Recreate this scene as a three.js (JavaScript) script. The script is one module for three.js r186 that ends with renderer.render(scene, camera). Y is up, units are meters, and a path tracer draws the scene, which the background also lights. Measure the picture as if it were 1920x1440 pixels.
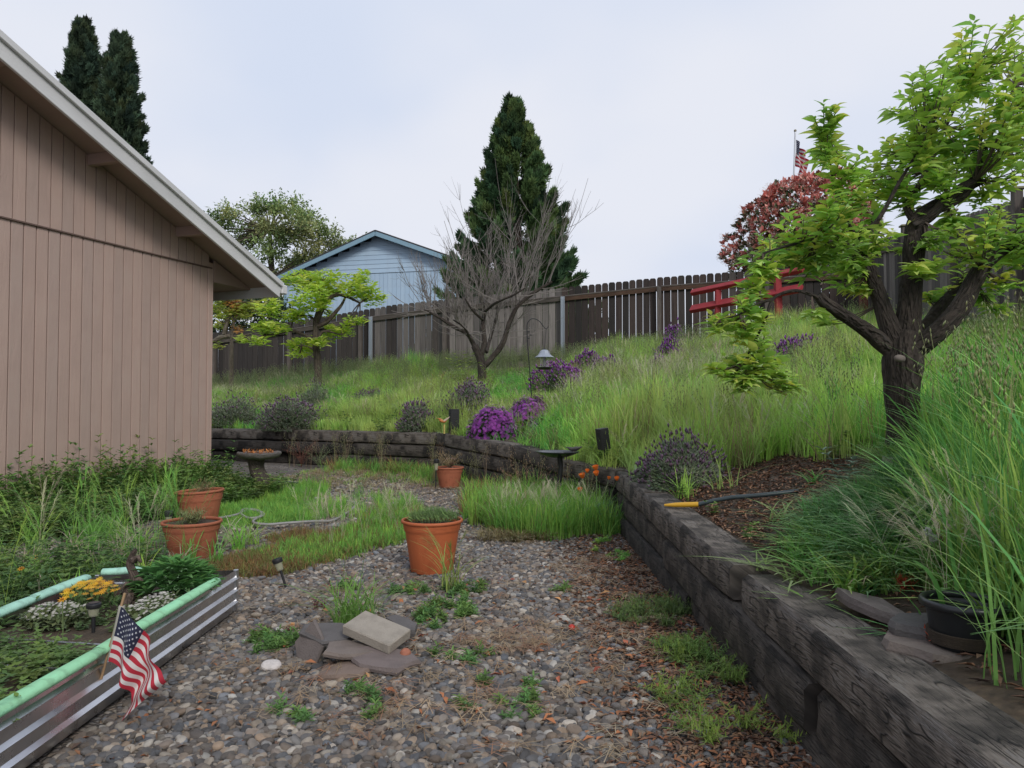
import * as THREE from 'three';
import { mergeGeometries } from 'three/addons/utils/BufferGeometryUtils.js';

// ------------------------------------------------------------------ camera, sky, sun, exposure
const F = 1371, PITCH = Math.atan(40 / F), EYE = 1.1;
const scene = new THREE.Scene();
const camera = new THREE.PerspectiveCamera(2 * Math.atan(720 / F) * 180 / Math.PI, 4 / 3, 0.05, 600);
camera.position.set(0, EYE, 0); camera.rotation.x = PITCH;
const renderer = new THREE.WebGLRenderer({ antialias: true });
renderer.toneMapping = THREE.LinearToneMapping;
renderer.toneMappingExposure = 1.15;
renderer.shadowMap.enabled = true;

// helpers for chance and noise
function rng(seed) { let s = seed | 0; return () => { s = (s + 0x6d2b79f5) | 0; let t = Math.imul(s ^ (s >>> 15), 1 | s); t = (t + Math.imul(t ^ (t >>> 7), 61 | t)) ^ t; return ((t ^ (t >>> 14)) >>> 0) / 4294967296; }; }
const hash = (x, y, s) => { let h = Math.imul(x | 0, 374761393) + Math.imul(y | 0, 668265263) + Math.imul(s | 0, 2246822519); h = Math.imul(h ^ (h >>> 13), 1274126177); return ((h ^ (h >>> 16)) >>> 0) / 4294967296; };
function vnoise(x, y, s = 0, px = 0, py = 0) {               // value noise, 0..1; px, py make it tile
  const xi = Math.floor(x), yi = Math.floor(y), fx = x - xi, fy = y - yi, w = (a, p) => (p ? ((a % p) + p) % p : a);
  const u = fx * fx * (3 - 2 * fx), v = fy * fy * (3 - 2 * fy);
  const a = hash(w(xi, px), w(yi, py), s), b = hash(w(xi + 1, px), w(yi, py), s), c = hash(w(xi, px), w(yi + 1, py), s), d = hash(w(xi + 1, px), w(yi + 1, py), s);
  return a + (b - a) * u + (c - a) * v + (a - b - c + d) * u * v;
}
function fbm(x, y, s = 0, oct = 4, px = 0, py = 0) { let a = 0, k = 0.5, n = 0; for (let i = 0; i < oct; i++) { a += k * vnoise(x, y, s + i, px, py); n += k; x *= 2; y *= 2; px *= 2; py *= 2; k *= 0.5; } return a / n; }
const lerp = (a, b, t) => a + (b - a) * t, clamp = (x, a = 0, b = 1) => Math.min(b, Math.max(a, x)), sstep = (a, b, x) => { const t = clamp((x - a) / (b - a)); return t * t * (3 - 2 * t); };
const V = (x, y, z) => new THREE.Vector3(x, y, z);

{ // bright even overcast with faint blue in the thin places
  const w = 512, h = 256, d = new Float32Array(w * h * 4);
  for (let j = 0; j < h; j++) for (let i = 0; i < w; i++) {
    const th = (j + 0.5) / h * Math.PI - Math.PI / 2, ph = (i + 0.5) / w * 2 * Math.PI;
    const x = Math.cos(th) * Math.cos(ph), z = Math.cos(th) * Math.sin(ph), y = Math.sin(th), k = 1 / (0.3 + Math.abs(y));
    let c = fbm(x * k * 1.1 + 7, z * k * 1.1 + 3, 11, 5) * 0.6 + fbm(x * k * 3 + 1, z * k * 3 + 9, 21, 4) * 0.4;
    c = sstep(0.3, 0.66, c);
    const blue = [0.655, 0.725, 0.875], white = [0.785, 0.812, 0.895], o = (j * w + i) * 4, low = sstep(0.25, 0.0, Math.abs(y)) * 0.5;
    for (let q = 0; q < 3; q++) d[o + q] = 0.88 * lerp(blue[q], white[q], Math.max(c, low)) * (y < 0 ? 0.35 : 1);
    d[o + 3] = 1;
  }
  const sky = new THREE.DataTexture(d, w, h, THREE.RGBAFormat, THREE.FloatType);
  sky.mapping = THREE.EquirectangularReflectionMapping; sky.magFilter = THREE.LinearFilter; sky.needsUpdate = true;
  scene.background = sky; scene.environment = sky;
}
const sun = new THREE.DirectionalLight(new THREE.Color(1, 0.965, 0.91), 1.5);
sun.position.set(8, 15, 10); sun.target.position.set(0, 1, -8); sun.castShadow = true; sun.shadow.radius = 30;
sun.shadow.mapSize.set(2048, 2048); Object.assign(sun.shadow.camera, { left: -25, right: 25, top: 25, bottom: -25, far: 80 });
scene.add(sun, sun.target);

// P: the point of the place that lies Z metres ahead of the camera's spot, on the sight line of a photograph pixel
function P(px, py, Z) { const u = (px - 960) / F, v = (720 - py) / F, k = Z / (Math.cos(PITCH) - v * Math.sin(PITCH)); return V(u * k, EYE + k * (Math.sin(PITCH) + v * Math.cos(PITCH)), -Z); }

// ------------------------------------------------------------------ names, labels, parts
const taken = new Map();
function numbered(n) { const k = taken.get(n) || 0; taken.set(n, k + 1); return k ? n + '_' + String(k).padStart(3, '0') : n; }
function shade(o) { o.castShadow = o.receiveShadow = true; return o; }
function tag(o, label, category, group, kind) { o.userData.label = label; if (category) o.userData.category = category; if (group) o.userData.group = group; if (kind) o.userData.kind = kind; return o; }
function thing(name, label, category, pos = V(0, 0, 0), turn = 0, group) {
  const o = new THREE.Group(); o.name = numbered(name); o.position.copy(pos); o.rotation.y = turn; scene.add(o);
  return tag(o, label, category, group);
}
function part(name, geo, m, parent) { const o = shade(new THREE.Mesh(geo, m)); o.name = name; parent.add(o); return o; }
function wpart(name, geo, m, parent) { const q = parent.position; geo.translate(-q.x, -q.y, -q.z); return part(name, geo, m, parent); }   // geometry given in world places, parent not turned
function solo(name, geo, m, label, category, group) { const o = shade(new THREE.Mesh(geo, m)); o.name = numbered(name); scene.add(o); return tag(o, label, category, group); }
function setting(name, geo, m, label, kind = 'structure') { const o = shade(new THREE.Mesh(geo, m)); o.name = numbered(name); scene.add(o); o.userData.kind = kind; o.userData.label = label; return o; }

// ------------------------------------------------------------------ textures
const enc = (x) => { x = clamp(x); return Math.round(255 * (x <= 0.0031308 ? 12.92 * x : 1.055 * Math.pow(x, 1 / 2.4) - 0.055)); };
function tex(size, fn, colour = true) {
  const d = new Uint8Array(size * size * 4);
  for (let j = 0; j < size; j++) for (let i = 0; i < size; i++) {
    const c = fn(i / size, j / size), o = (j * size + i) * 4;
    for (let q = 0; q < 3; q++) { const x = Array.isArray(c) ? c[q] : c; d[o + q] = colour ? enc(x) : Math.round(255 * clamp(x)); }
    d[o + 3] = 255;
  }
  const t = new THREE.DataTexture(d, size, size); t.magFilter = THREE.LinearFilter; t.minFilter = THREE.LinearMipmapLinearFilter; t.generateMipmaps = true;
  t.wrapS = t.wrapT = THREE.RepeatWrapping; if (colour) t.colorSpace = THREE.SRGBColorSpace; t.needsUpdate = true; return t;
}
function rep(t, x, y = x) { const c = t.clone(); c.repeat.set(x, y); c.needsUpdate = true; return c; }
// wood grain: runs along v
const grainF = (u, v) => { const w = fbm(u * 6, v * 3, 3, 3, 6, 3); const a = fbm(u * 64 + w * 6, v * 4, 5, 3, 64, 4), b = fbm(u * 24, v * 6, 9, 4, 24, 6), k = Math.pow(clamp(1 - Math.abs(fbm(u * 40 + w * 4, v * 3, 14, 2, 40, 3) - 0.5) * 9), 3); return clamp(0.25 + 0.5 * a + 0.45 * (b - 0.3) - 0.4 * k); };
const woodT = tex(512, (u, v) => { const g = 0.35 + 0.75 * grainF(u, v), t = fbm(u * 4, v * 2, 31, 4, 4, 2); const m = 0.7 + 0.6 * t; return [g * m, g * m * (0.985 - 0.04 * t), g * m * (0.965 - 0.06 * t)]; });
const woodB = tex(512, (u, v) => grainF(u, v), false);
const tieF = (u, v) => { const w = fbm(u * 8, v * 6, 43, 3, 8, 6); const a = fbm(u * 70 + w * 1.5, v * 10, 45, 4, 70, 10), f = fbm(u * 160, v * 40, 47, 2, 160, 40); const k = Math.pow(clamp(1 - Math.abs(fbm(u * 22 + w, v * 6, 54, 2, 22, 6) - 0.5) * 15), 2) * sstep(0.42, 0.6, vnoise(u * 9, v * 9, 57, 9, 9)), k2 = Math.pow(clamp(1 - Math.abs(fbm(u * 44 + w * 1.5, v * 9, 58, 2, 44, 9) - 0.5) * 12), 2) * sstep(0.4, 0.6, vnoise(u * 17, v * 14, 59, 17, 14)); return clamp(0.2 + 0.5 * a + 0.4 * f - 0.75 * k - 0.45 * k2); };
const tieT = tex(640, (u, v) => { const g = 0.1 + 1.15 * tieF(u, v), t = fbm(u * 4, v * 9, 61, 5, 4, 9), t2 = fbm(u * 16, v * 20, 67, 4, 16, 20), k = 0.35 + 0.95 * sstep(0.28, 0.72, t) + 0.5 * (t2 - 0.5); return [g * k, g * k * 0.95, g * k * 0.89]; });
const tieB = tex(512, (u, v) => tieF(u, v), false);
const barkF = (u, v) => { const w = fbm(u * 8, v * 4, 73, 3, 8, 4); return clamp(Math.abs(fbm(u * 14 + w * 2, v * 6, 75, 4, 14, 6) - 0.5) * 2.6 + 0.35 * fbm(u * 40, v * 30, 79, 2, 40, 30)); };
const barkT = tex(256, (u, v) => { const g = 0.35 + 0.95 * barkF(u, v), t = fbm(u * 4, v * 4, 81, 4, 4, 4); return [g, g * (0.95 - 0.05 * t), g * (0.88 - 0.1 * t)]; });
const barkB = tex(256, (u, v) => barkF(u, v), false);
const mottle = tex(256, (u, v) => { const g = 0.72 + 0.5 * fbm(u * 6, v * 6, 91, 5, 6, 6); return [g, g, g]; });
const stainT = tex(512, (u, v) => { const a = fbm(u * 5, v * 5, 131, 5, 5, 5), b = fbm(u * 22, v * 14, 135, 4, 22, 14), k = sstep(0.55, 0.78, a * 0.65 + b * 0.4), d = sstep(0.5, 0.75, fbm(u * 9, v * 30, 139, 3, 9, 30)); return [lerp(0.86, 1.0, b) * (1 - 0.18 * d) + 0.04 * k, lerp(0.84, 1.0, b) * (1 - 0.2 * d) + 0.35 * k, lerp(0.82, 1.0, b) * (1 - 0.2 * d) + 0.6 * k]; });
const paintT = tex(512, (u, v) => { const g = 0.9 + 0.15 * fbm(u * 5, v * 5, 95, 5, 5, 5) + 0.05 * (fbm(u * 60, v * 4, 97, 2, 60, 4) - 0.5), r = fbm(u * 3, v * 2, 98, 4, 3, 2); return [g * (0.985 + 0.05 * r), g * 0.99, g * (1 - 0.03 * r)]; });
const grit = tex(256, (u, v) => fbm(u * 40, v * 40, 99, 3, 40, 40), false);
// pebbles far off: cells of colour
const PEB = [[0.22, 0.205, 0.195], [0.30, 0.275, 0.25], [0.15, 0.145, 0.145], [0.36, 0.32, 0.27], [0.25, 0.25, 0.26], [0.33, 0.27, 0.22], [0.19, 0.18, 0.18], [0.42, 0.39, 0.35]];
function cells(n, s) {                                        // tiling Worley cells
  return (u, v) => { const x = u * n, y = v * n, xi = Math.floor(x), yi = Math.floor(y); let d1 = 9, d2 = 9, id = 0; for (let a = -1; a <= 1; a++) for (let b = -1; b <= 1; b++) { const cx = ((xi + a) % n + n) % n, cy = ((yi + b) % n + n) % n; const dx = xi + a + hash(cx, cy, s) - x, dy = yi + b + hash(cx, cy, s + 1) - y, d = dx * dx + dy * dy; if (d < d1) { d2 = d1; d1 = d; id = hash(cx, cy, s + 2); } else if (d < d2) d2 = d; } return [Math.sqrt(d1), Math.sqrt(d2), id]; };
}
const cellG = cells(48, 5);
const gravelT = tex(768, (u, v) => { const [a, b, id] = cellG(u, v), c = PEB[Math.floor(id * 7.99)], dirt = sstep(0.35, 0.6, fbm(u * 6, v * 6, 7, 4, 6, 6)), e = sstep(0.02, 0.2, b - a); return [0, 1, 2].map((q) => lerp([0.11, 0.09, 0.07][q], c[q], e * (1 - 0.55 * dirt))); });
const gravelB = tex(768, (u, v) => { const [a, b] = cellG(u, v); return sstep(0, 0.35, b - a) * (1 - 0.4 * a); }, false);
const soilT = tex(512, (u, v) => { const a = fbm(u * 10, v * 10, 111, 5, 10, 10), b = fbm(u * 50, v * 50, 115, 3, 50, 50), g = 0.4 + 0.7 * b; return [lerp(0.055, 0.13, a) * g, lerp(0.042, 0.09, a) * g, lerp(0.03, 0.055, a) * g]; });
const soilB = tex(512, (u, v) => fbm(u * 30, v * 30, 121, 4, 30, 30), false);

function mat(c, roughness = 0.8, o = {}) { const m = new THREE.MeshPhysicalMaterial({ roughness, ...o }); m.color.setRGB(...c); return m; }
const leafMat = (spec = 0.5, tr = 0.35) => mat([1, 1, 1], 0.93, { vertexColors: true, transmission: tr, thickness: 0, side: THREE.DoubleSide, specularIntensity: spec });

// ------------------------------------------------------------------ shapes
// box with chamfered edges, uv in metres (v along the longest side), resting with its middle at 0
function cbox(w, h, d, c = 0.004, uo = 0, vo = 0) {
  const X = w / 2, Y = h / 2, Z = d / 2, tri = [], q = (a, b, e, f) => tri.push(a, b, e, a, e, f), v = (x, y, z) => [x, y, z];
  const p = {}; for (const sx of [-1, 1]) for (const sy of [-1, 1]) for (const sz of [-1, 1]) { p['x' + sx + sy + sz] = v(sx * X, sy * (Y - c), sz * (Z - c)); p['y' + sx + sy + sz] = v(sx * (X - c), sy * Y, sz * (Z - c)); p['z' + sx + sy + sz] = v(sx * (X - c), sy * (Y - c), sz * Z); }
  for (const s of [-1, 1]) { q(p['x' + s + -1 + -1], p['x' + s + 1 + -1], p['x' + s + 1 + 1], p['x' + s + -1 + 1]); q(p['y' + -1 + s + -1], p['y' + 1 + s + -1], p['y' + 1 + s + 1], p['y' + -1 + s + 1]); q(p['z' + -1 + -1 + s], p['z' + 1 + -1 + s], p['z' + 1 + 1 + s], p['z' + -1 + 1 + s]); }
  for (const a of [-1, 1]) for (const b of [-1, 1]) { q(p['x' + a + b + -1], p['x' + a + b + 1], p['y' + a + b + 1], p['y' + a + b + -1]); q(p['x' + a + -1 + b], p['x' + a + 1 + b], p['z' + a + 1 + b], p['z' + a + -1 + b]); q(p['y' + -1 + a + b], p['y' + 1 + a + b], p['z' + 1 + a + b], p['z' + -1 + a + b]); }
  for (const a of [-1, 1]) for (const b of [-1, 1]) for (const e of [-1, 1]) tri.push(p['x' + a + b + e], p['y' + a + b + e], p['z' + a + b + e]);
  return soup(tri, uo, vo, w >= h && w >= d ? 0 : h >= d ? 1 : 2);
}
// triangles about a centre at 0: wound outwards, flat normals, uv in metres with v along axis `along`
function soup(tri, uo = 0, vo = 0, along = 1, orient = true) {
  const n = tri.length, pos = new Float32Array(n * 3), nor = new Float32Array(n * 3), uv = new Float32Array(n * 2), A = V(0, 0, 0), B = V(0, 0, 0), C = V(0, 0, 0), N = V(0, 0, 0);
  for (let i = 0; i < n; i += 3) {
    A.fromArray(tri[i]); B.fromArray(tri[i + 1]); C.fromArray(tri[i + 2]); N.copy(B).sub(A).cross(C.clone().sub(A)).normalize();
    const flip = orient && N.dot(A.clone().add(B).add(C)) < 0, t = flip ? [A, C, B] : [A, B, C]; if (flip) N.negate();
    const ax = Math.abs(N.x) > Math.abs(N.y) && Math.abs(N.x) > Math.abs(N.z) ? 0 : Math.abs(N.y) > Math.abs(N.z) ? 1 : 2;
    t.forEach((r, k) => { r.toArray(pos, (i + k) * 3); N.toArray(nor, (i + k) * 3); const a = r.toArray(); let vv = ax === along ? (along + 1) % 3 : along, uu = 3 - ax - vv; uv[(i + k) * 2] = a[uu] + uo; uv[(i + k) * 2 + 1] = a[vv] + vo; });
  }
  const g = new THREE.BufferGeometry(); g.setAttribute('position', new THREE.BufferAttribute(pos, 3)); g.setAttribute('normal', new THREE.BufferAttribute(nor, 3)); g.setAttribute('uv', new THREE.BufferAttribute(uv, 2)); return g;
}
// a bar of square section between two points
function bar(a, b, w, d = w, c = 0.003) { const L = a.distanceTo(b), g = cbox(w, L, d, c); const q = new THREE.Quaternion().setFromUnitVectors(V(0, 1, 0), b.clone().sub(a).normalize()); g.applyQuaternion(q); const m = a.clone().add(b).multiplyScalar(0.5); g.translate(m.x, m.y, m.z); return g; }
// tube with radii along a smooth line through pts; uv in metres
function limb(pts, radii, { sides = 10, step = 0, n = 0, rough = 0, seed = 1, cap = true } = {}) {
  const c = new THREE.CatmullRomCurve3(pts, false, 'centripetal'), L = c.getLength(); n = n || Math.max(pts.length - 1, Math.ceil(L / (step || 0.1)));
  const fr = c.computeFrenetFrames(n, false), pos = [], uv = [], idx = [];
  for (let i = 0; i <= n; i++) {
    const t = i / n, p = c.getPointAt(t), f = t * (radii.length - 1), k = Math.min(radii.length - 2, Math.floor(f)), r0 = radii.length > 1 ? lerp(radii[k], radii[k + 1], f - k) : radii[0];
    for (let j = 0; j <= sides; j++) {
      const a = (j % sides) / sides * 2 * Math.PI, bump = rough ? 1 + rough * (2 * fbm(Math.cos(a) * 1.5 + 9 + t * 3, Math.sin(a) * 1.5 + L * t * 5, seed, 3) - 1) : 1, r = r0 * bump;
      const q = p.clone().addScaledVector(fr.normals[i], Math.cos(a) * r).addScaledVector(fr.binormals[i], Math.sin(a) * r); pos.push(q.x, q.y, q.z); uv.push(j / sides * Math.max(0.1, Math.round(2 * Math.PI * radii[0] * 4) / 4), t * L);
    }
  }
  for (let i = 0; i < n; i++) for (let j = 0; j < sides; j++) { const a = i * (sides + 1) + j, b = a + sides + 1; idx.push(a, a + 1, b, b, a + 1, b + 1); }
  if (cap) for (const [i, s] of [[0, -1], [n, 1]]) { const p = c.getPointAt(i / n), k = pos.length / 3; pos.push(p.x, p.y, p.z); uv.push(0, 0); for (let j = 0; j < sides; j++) { const a = i * (sides + 1) + j; s > 0 ? idx.push(k, a, a + 1) : idx.push(k, a + 1, a); } }
  const g = new THREE.BufferGeometry(); g.setAttribute('position', new THREE.Float32BufferAttribute(pos, 3)); g.setAttribute('uv', new THREE.Float32BufferAttribute(uv, 2)); g.setIndex(idx); g.computeVertexNormals(); return g;
}
const lathe = (prof, seg = 32) => new THREE.LatheGeometry(prof.map(([r, y]) => new THREE.Vector2(r, y)), seg);
function plain(list) { return mergeGeometries(list.map((g) => { const q = g.index ? g.toNonIndexed() : g; for (const k of Object.keys(q.attributes)) if (!['position', 'normal', 'uv'].includes(k)) q.deleteAttribute(k); return q; })); }
// irregular flat stone
function slab(w, d, h, seed) {
  const R = rng(seed), n = 8 + Math.floor(R() * 4), top = [], bot = []; for (let i = 0; i < n; i++) { const a = (i + 0.15 + R() * 0.7) / n * 2 * Math.PI, r = 0.72 + 0.45 * R(); const x = Math.cos(a) * w / 2 * r, z = Math.sin(a) * d / 2 * r; top.push([x, h / 2 * (0.7 + 0.5 * R()), z]); bot.push([x * (1 + 0.1 * (R() - 0.3)), -h / 2, z * (1 + 0.1 * (R() - 0.3))]); }
  const mid = top.map((t, i) => [lerp(t[0], bot[i][0], 0.5) * 1.05, -h * 0.02, lerp(t[2], bot[i][2], 0.5) * 1.05]), tri = [];
  for (let i = 0; i < n; i++) { const j = (i + 1) % n; tri.push([0, h / 2, 0], top[i], top[j], [0, -h / 2, 0], bot[i], bot[j]); for (const [a, b] of [[top, mid], [mid, bot]]) tri.push(a[i], a[j], b[i], b[i], a[j], b[j]); }
  return soup(tri, R(), R(), 0);
}
// growing buffer of leaves, blades and petals: one template put many times, each with its colour
class Buf {
  constructor() { this.p = []; this.c = []; this.i = []; }
  put(T, pos, dir, up, s, col, sw = s) {
    const x = dir.clone().normalize(), z = x.clone().cross(up).normalize(); if (z.lengthSq() < 0.01) z.set(0, 0, 1); const y = z.clone().cross(x), o = this.p.length / 3;
    for (let k = 0; k < T.v.length; k += 3) { const a = T.v[k] * s, b = T.v[k + 1] * s, e = T.v[k + 2] * sw; this.p.push(pos.x + x.x * a + y.x * b + z.x * e, pos.y + x.y * a + y.y * b + z.y * e, pos.z + x.z * a + y.z * b + z.z * e); this.c.push(col[0], col[1], col[2]); }
    for (const k of T.i) this.i.push(o + k);
  }
  strip(pts, w, col) {                                        // thin flat strip along points, w(t) wide, facing a chance way
    const o = this.p.length / 3, n = pts.length, d = pts[n - 1].clone().sub(pts[0]); const side = V(-d.z + 1e-4, 0, d.x).normalize(); if (Math.abs(d.x) + Math.abs(d.z) < 0.02) side.set(1, 0, 0.3).normalize();
    pts.forEach((p, k) => { const h = w * (k === n - 1 ? 0.08 : 1 - 0.55 * k / n) / 2; this.p.push(p.x - side.x * h, p.y, p.z - side.z * h, p.x + side.x * h, p.y, p.z + side.z * h); this.c.push(...col, ...col); if (k) { const a = o + 2 * k - 2; this.i.push(a, a + 1, a + 2, a + 2, a + 1, a + 3); } });
  }
  geo(colours = true) { const g = new THREE.BufferGeometry(); g.setAttribute('position', new THREE.Float32BufferAttribute(this.p, 3)); if (colours) g.setAttribute('color', new THREE.Float32BufferAttribute(this.c, 3)); g.setIndex(this.i); g.computeVertexNormals(); return g; }
}
// leaf along +x, face up +y; w wide, folded along the midrib and drooping at the tip
function leafT(w = 0.45, fold = 0.08, curl = 0.25, n = 3, tip = 1) {
  const v = [], i = []; for (let k = 0; k <= n; k++) { const t = k / n, h = w / 2 * Math.pow(Math.sin(Math.PI * Math.pow(clamp(t * 0.97 + 0.03), 0.75)), tip), y = -curl * t * t; v.push(t, y + fold * h / w * 2, -h, t, y, 0, t, y + fold * h / w * 2, h); if (k) { const a = 3 * k - 3; i.push(a, a + 3, a + 1, a + 1, a + 3, a + 4, a + 1, a + 4, a + 2, a + 2, a + 4, a + 5); } }
  return { v, i };
}
const vary = (R, c, a = 0.2, hue = 0.12) => { const k = 1 + a * (2 * R() - 1), h = hue * (2 * R() - 1); return [c[0] * k * (1 + h), c[1] * k, c[2] * k * (1 - h)]; };
const pick = (R, list) => list[Math.floor(R() * list.length) % list.length];
const ball = (R) => { let v; do v = V(2 * R() - 1, 2 * R() - 1, 2 * R() - 1); while (v.lengthSq() > 1); return v; };
function copies(name, geo, m, list, label) {                  // what nobody could count: one object of many copies; list rows: [x, y, z, turn, sx, sy, sz, colour, tilt x, tilt z]
  const o = shade(new THREE.InstancedMesh(geo, m, list.length)), d = new THREE.Object3D(), c = new THREE.Color();
  list.forEach((r, k) => { d.position.set(r[0], r[1], r[2]); d.rotation.set(r[8] || 0, r[3], r[9] || 0, 'YXZ'); d.scale.set(r[4], r[5], r[6]); d.updateMatrix(); o.setMatrixAt(k, d.matrix); if (r[7]) o.setColorAt(k, c.setRGB(...r[7])); });
  o.name = numbered(name); scene.add(o); o.userData.kind = 'stuff'; o.userData.label = label; return o;
}
// ------------------------------------------------------------------ the lie of the land (X to the right, Z ahead, both in metres from the camera's spot)
function plate(pts) {                                         // thin plate through measured heights
  const n = pts.length, N = n + 3, A = Array.from({ length: N }, () => new Float64Array(N + 1)), f = (r2) => (r2 < 1e-9 ? 0 : 0.5 * r2 * Math.log(r2));
  for (let i = 0; i < n; i++) { for (let j = 0; j < n; j++) A[i][j] = f((pts[i][0] - pts[j][0]) ** 2 + (pts[i][1] - pts[j][1]) ** 2) + (i === j ? 0.02 : 0); A[i][n] = A[n][i] = 1; A[i][n + 1] = A[n + 1][i] = pts[i][0]; A[i][n + 2] = A[n + 2][i] = pts[i][1]; A[i][N] = pts[i][2]; }
  for (let c = 0; c < N; c++) { let p = c; for (let r = c + 1; r < N; r++) if (Math.abs(A[r][c]) > Math.abs(A[p][c])) p = r; [A[c], A[p]] = [A[p], A[c]]; for (let r = 0; r < N; r++) if (r !== c) { const k = A[r][c] / A[c][c]; if (k) for (let q = c; q <= N; q++) A[r][q] -= k * A[c][q]; } }
  const w = A.map((r, i) => r[N] / r[i]);
  return (x, z) => { let h = w[n] + w[n + 1] * x + w[n + 2] * z; for (let i = 0; i < n; i++) h += w[i] * f((pts[i][0] - x) ** 2 + (pts[i][1] - z) ** 2); return h; };
}
const lowPlate = plate([[0, 1, 0], [-2, 1, 0.02], [-2, 3, 0.05], [0, 3, 0.02], [0.85, 3, 0.06], [-0.5, 4.8, 0.02], [0.85, 6.3, 0.05], [-1, 7, 0.08], [-2.65, 7.75, 0.14], [-3.34, 8.08, 0.18], [-4.2, 5.6, 0.17], [-5, 3, 0.15], [-4.78, 11.7, 0.25], [-1.1, 9.75, 0.2], [0, 8.2, 0.12], [-9, 12, 0.3], [0.8, 0, 0.04]]);
const highPlate = plate([[-9, 12.9, 0.73], [-4.78, 11.7, 0.7], [-3.3, 11, 0.7], [-1.14, 9.75, 0.7], [0, 8.2, 0.6], [0.5, 7.2, 0.55], [0.95, 6.35, 0.5], [0.95, 4.8, 0.47], [0.95, 2.9, 0.41], [0.95, 0, 0.4], [-9, 19.4, 1.1], [-7.6, 19, 1.18], [-2.69, 17.55, 1.62], [1.2, 16.4, 1.76], [3.3, 15.75, 1.95], [5.9, 14.98, 2.28], [7.1, 14.3, 2.42], [6.3, 9.5, 1.87], [6.7, 11.4, 2.05], [5.8, 6.5, 1.55], [5.2, 3, 1.25], [2.24, 4.2, 0.82], [-4, 15, 1.26], [-0.52, 13, 1.28], [1.3, 12, 1.36], [2.75, 13, 1.72], [4.6, 12.7, 2.16], [1.6, 2, 0.55], [2.4, 1, 0.75], [1.5, 4.4, 0.56], [3, 3, 0.98], [0.2, 9.4, 0.8], [2, 7, 0.82], [-12, 24, 1.3], [0, 24, 1.9], [9, 20, 2.5], [9, 8, 2.1]]);
const WALL = [[-60, 24], [-9.5, 13.05], [-6.9, 12.32], [-3.38, 11.03], [-1, 9.68], [0, 8.2], [0.47, 7.2], [0.89, 6.35]];
function wallZ(x) { for (let i = 1; i < WALL.length; i++) if (x <= WALL[i][0]) { const a = WALL[i - 1], b = WALL[i]; return lerp(a[1], b[1], (x - a[0]) / (b[0] - a[0])); } return 6.35; }
const isHigh = (x, z, d = 0) => x > 0.89 + d || z > wallZ(x) + d * 1.25;
const lowY = (x, z) => { const X = clamp(x, -9, 1.2), Z = clamp(z, 0, 13), out = clamp((Math.abs(x - X) + Math.abs(z - Z)) / 10); return lerp(lowPlate(X, Z), 0.15, out) + 0.03 * (fbm(x * 1.7 + 50, z * 1.7 + 50, 301, 3) - 0.5); };
const highY = (x, z) => { const X = clamp(x, -12, 9), Z = clamp(z, 0, 24), d = Math.hypot(x - X, z - Z); return highPlate(X, Z) + 0.05 * (fbm(x * 1.3 + 50, z * 1.3 + 50, 303, 3) - 0.5) + 0.004 * d; };
const groundY = (x, z) => (isHigh(x, z) ? highY(x, z) : lowY(x, z));
const G = (px, Z) => { const x = (px - 960) / F * Z; return V(x, groundY(x, Z), -Z); };     // the spot on the ground under a photograph column, Z metres ahead

const span = (...r) => { const o = []; for (let i = 0; i < r.length - 2; i += 2) for (let x = r[i]; x < r[i + 2] - 1e-6; x += r[i + 1]) o.push(x); o.push(r[r.length - 1]); return o; };
function sheet(xs, zs, y, keep) {
  const pos = [], uv = [], idx = [], n = zs.length; for (const x of xs) for (const z of zs) { pos.push(x, y(x, z), -z); uv.push(x, z); }
  for (let i = 0; i < xs.length - 1; i++) for (let j = 0; j < n - 1; j++) { if (keep && ![[0, 0], [1, 0], [0, 1], [1, 1]].every(([a, b]) => keep(xs[i + a], zs[j + b]))) continue; const a = i * n + j, b = a + n; idx.push(a, b, a + 1, a + 1, b, b + 1); }
  const g = new THREE.BufferGeometry(); g.setAttribute('position', new THREE.Float32BufferAttribute(pos, 3)); g.setAttribute('uv', new THREE.Float32BufferAttribute(uv, 2)); g.setIndex(idx); g.computeVertexNormals(); return g;
}
const gravelM = mat([0.8, 0.77, 0.74], 0.92, { map: rep(gravelT, 0.75), bumpMap: rep(gravelB, 0.75), bumpScale: 0.012 });
const soilM = mat([1, 1, 1], 0.95, { map: rep(soilT, 0.8), bumpMap: rep(soilB, 0.8), bumpScale: 0.02 });
setting('gravel_yard', sheet(span(-60, 5, -10, 0.5, -5, 0.12, 1.05), span(-25, 5, 0, 0.12, 12, 0.4, 14), lowY, (x, z) => !isHigh(x, z, 0.1) || z < -0.5), gravelM, 'grey river gravel covering the lower yard');
setting('garden_slope', sheet(span(-60, 5, -10, 0.3, -5, 0.07, 1.6, 0.16, 9, 4, 60), span(-25, 5, 0, 0.1, 7.2, 0.07, 13.4, 0.2, 20, 2, 30, 15, 240), highY, (x, z) => isHigh(x, z, 0.1)), soilM, 'bare brown soil of the garden slope above the timber wall');

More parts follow.
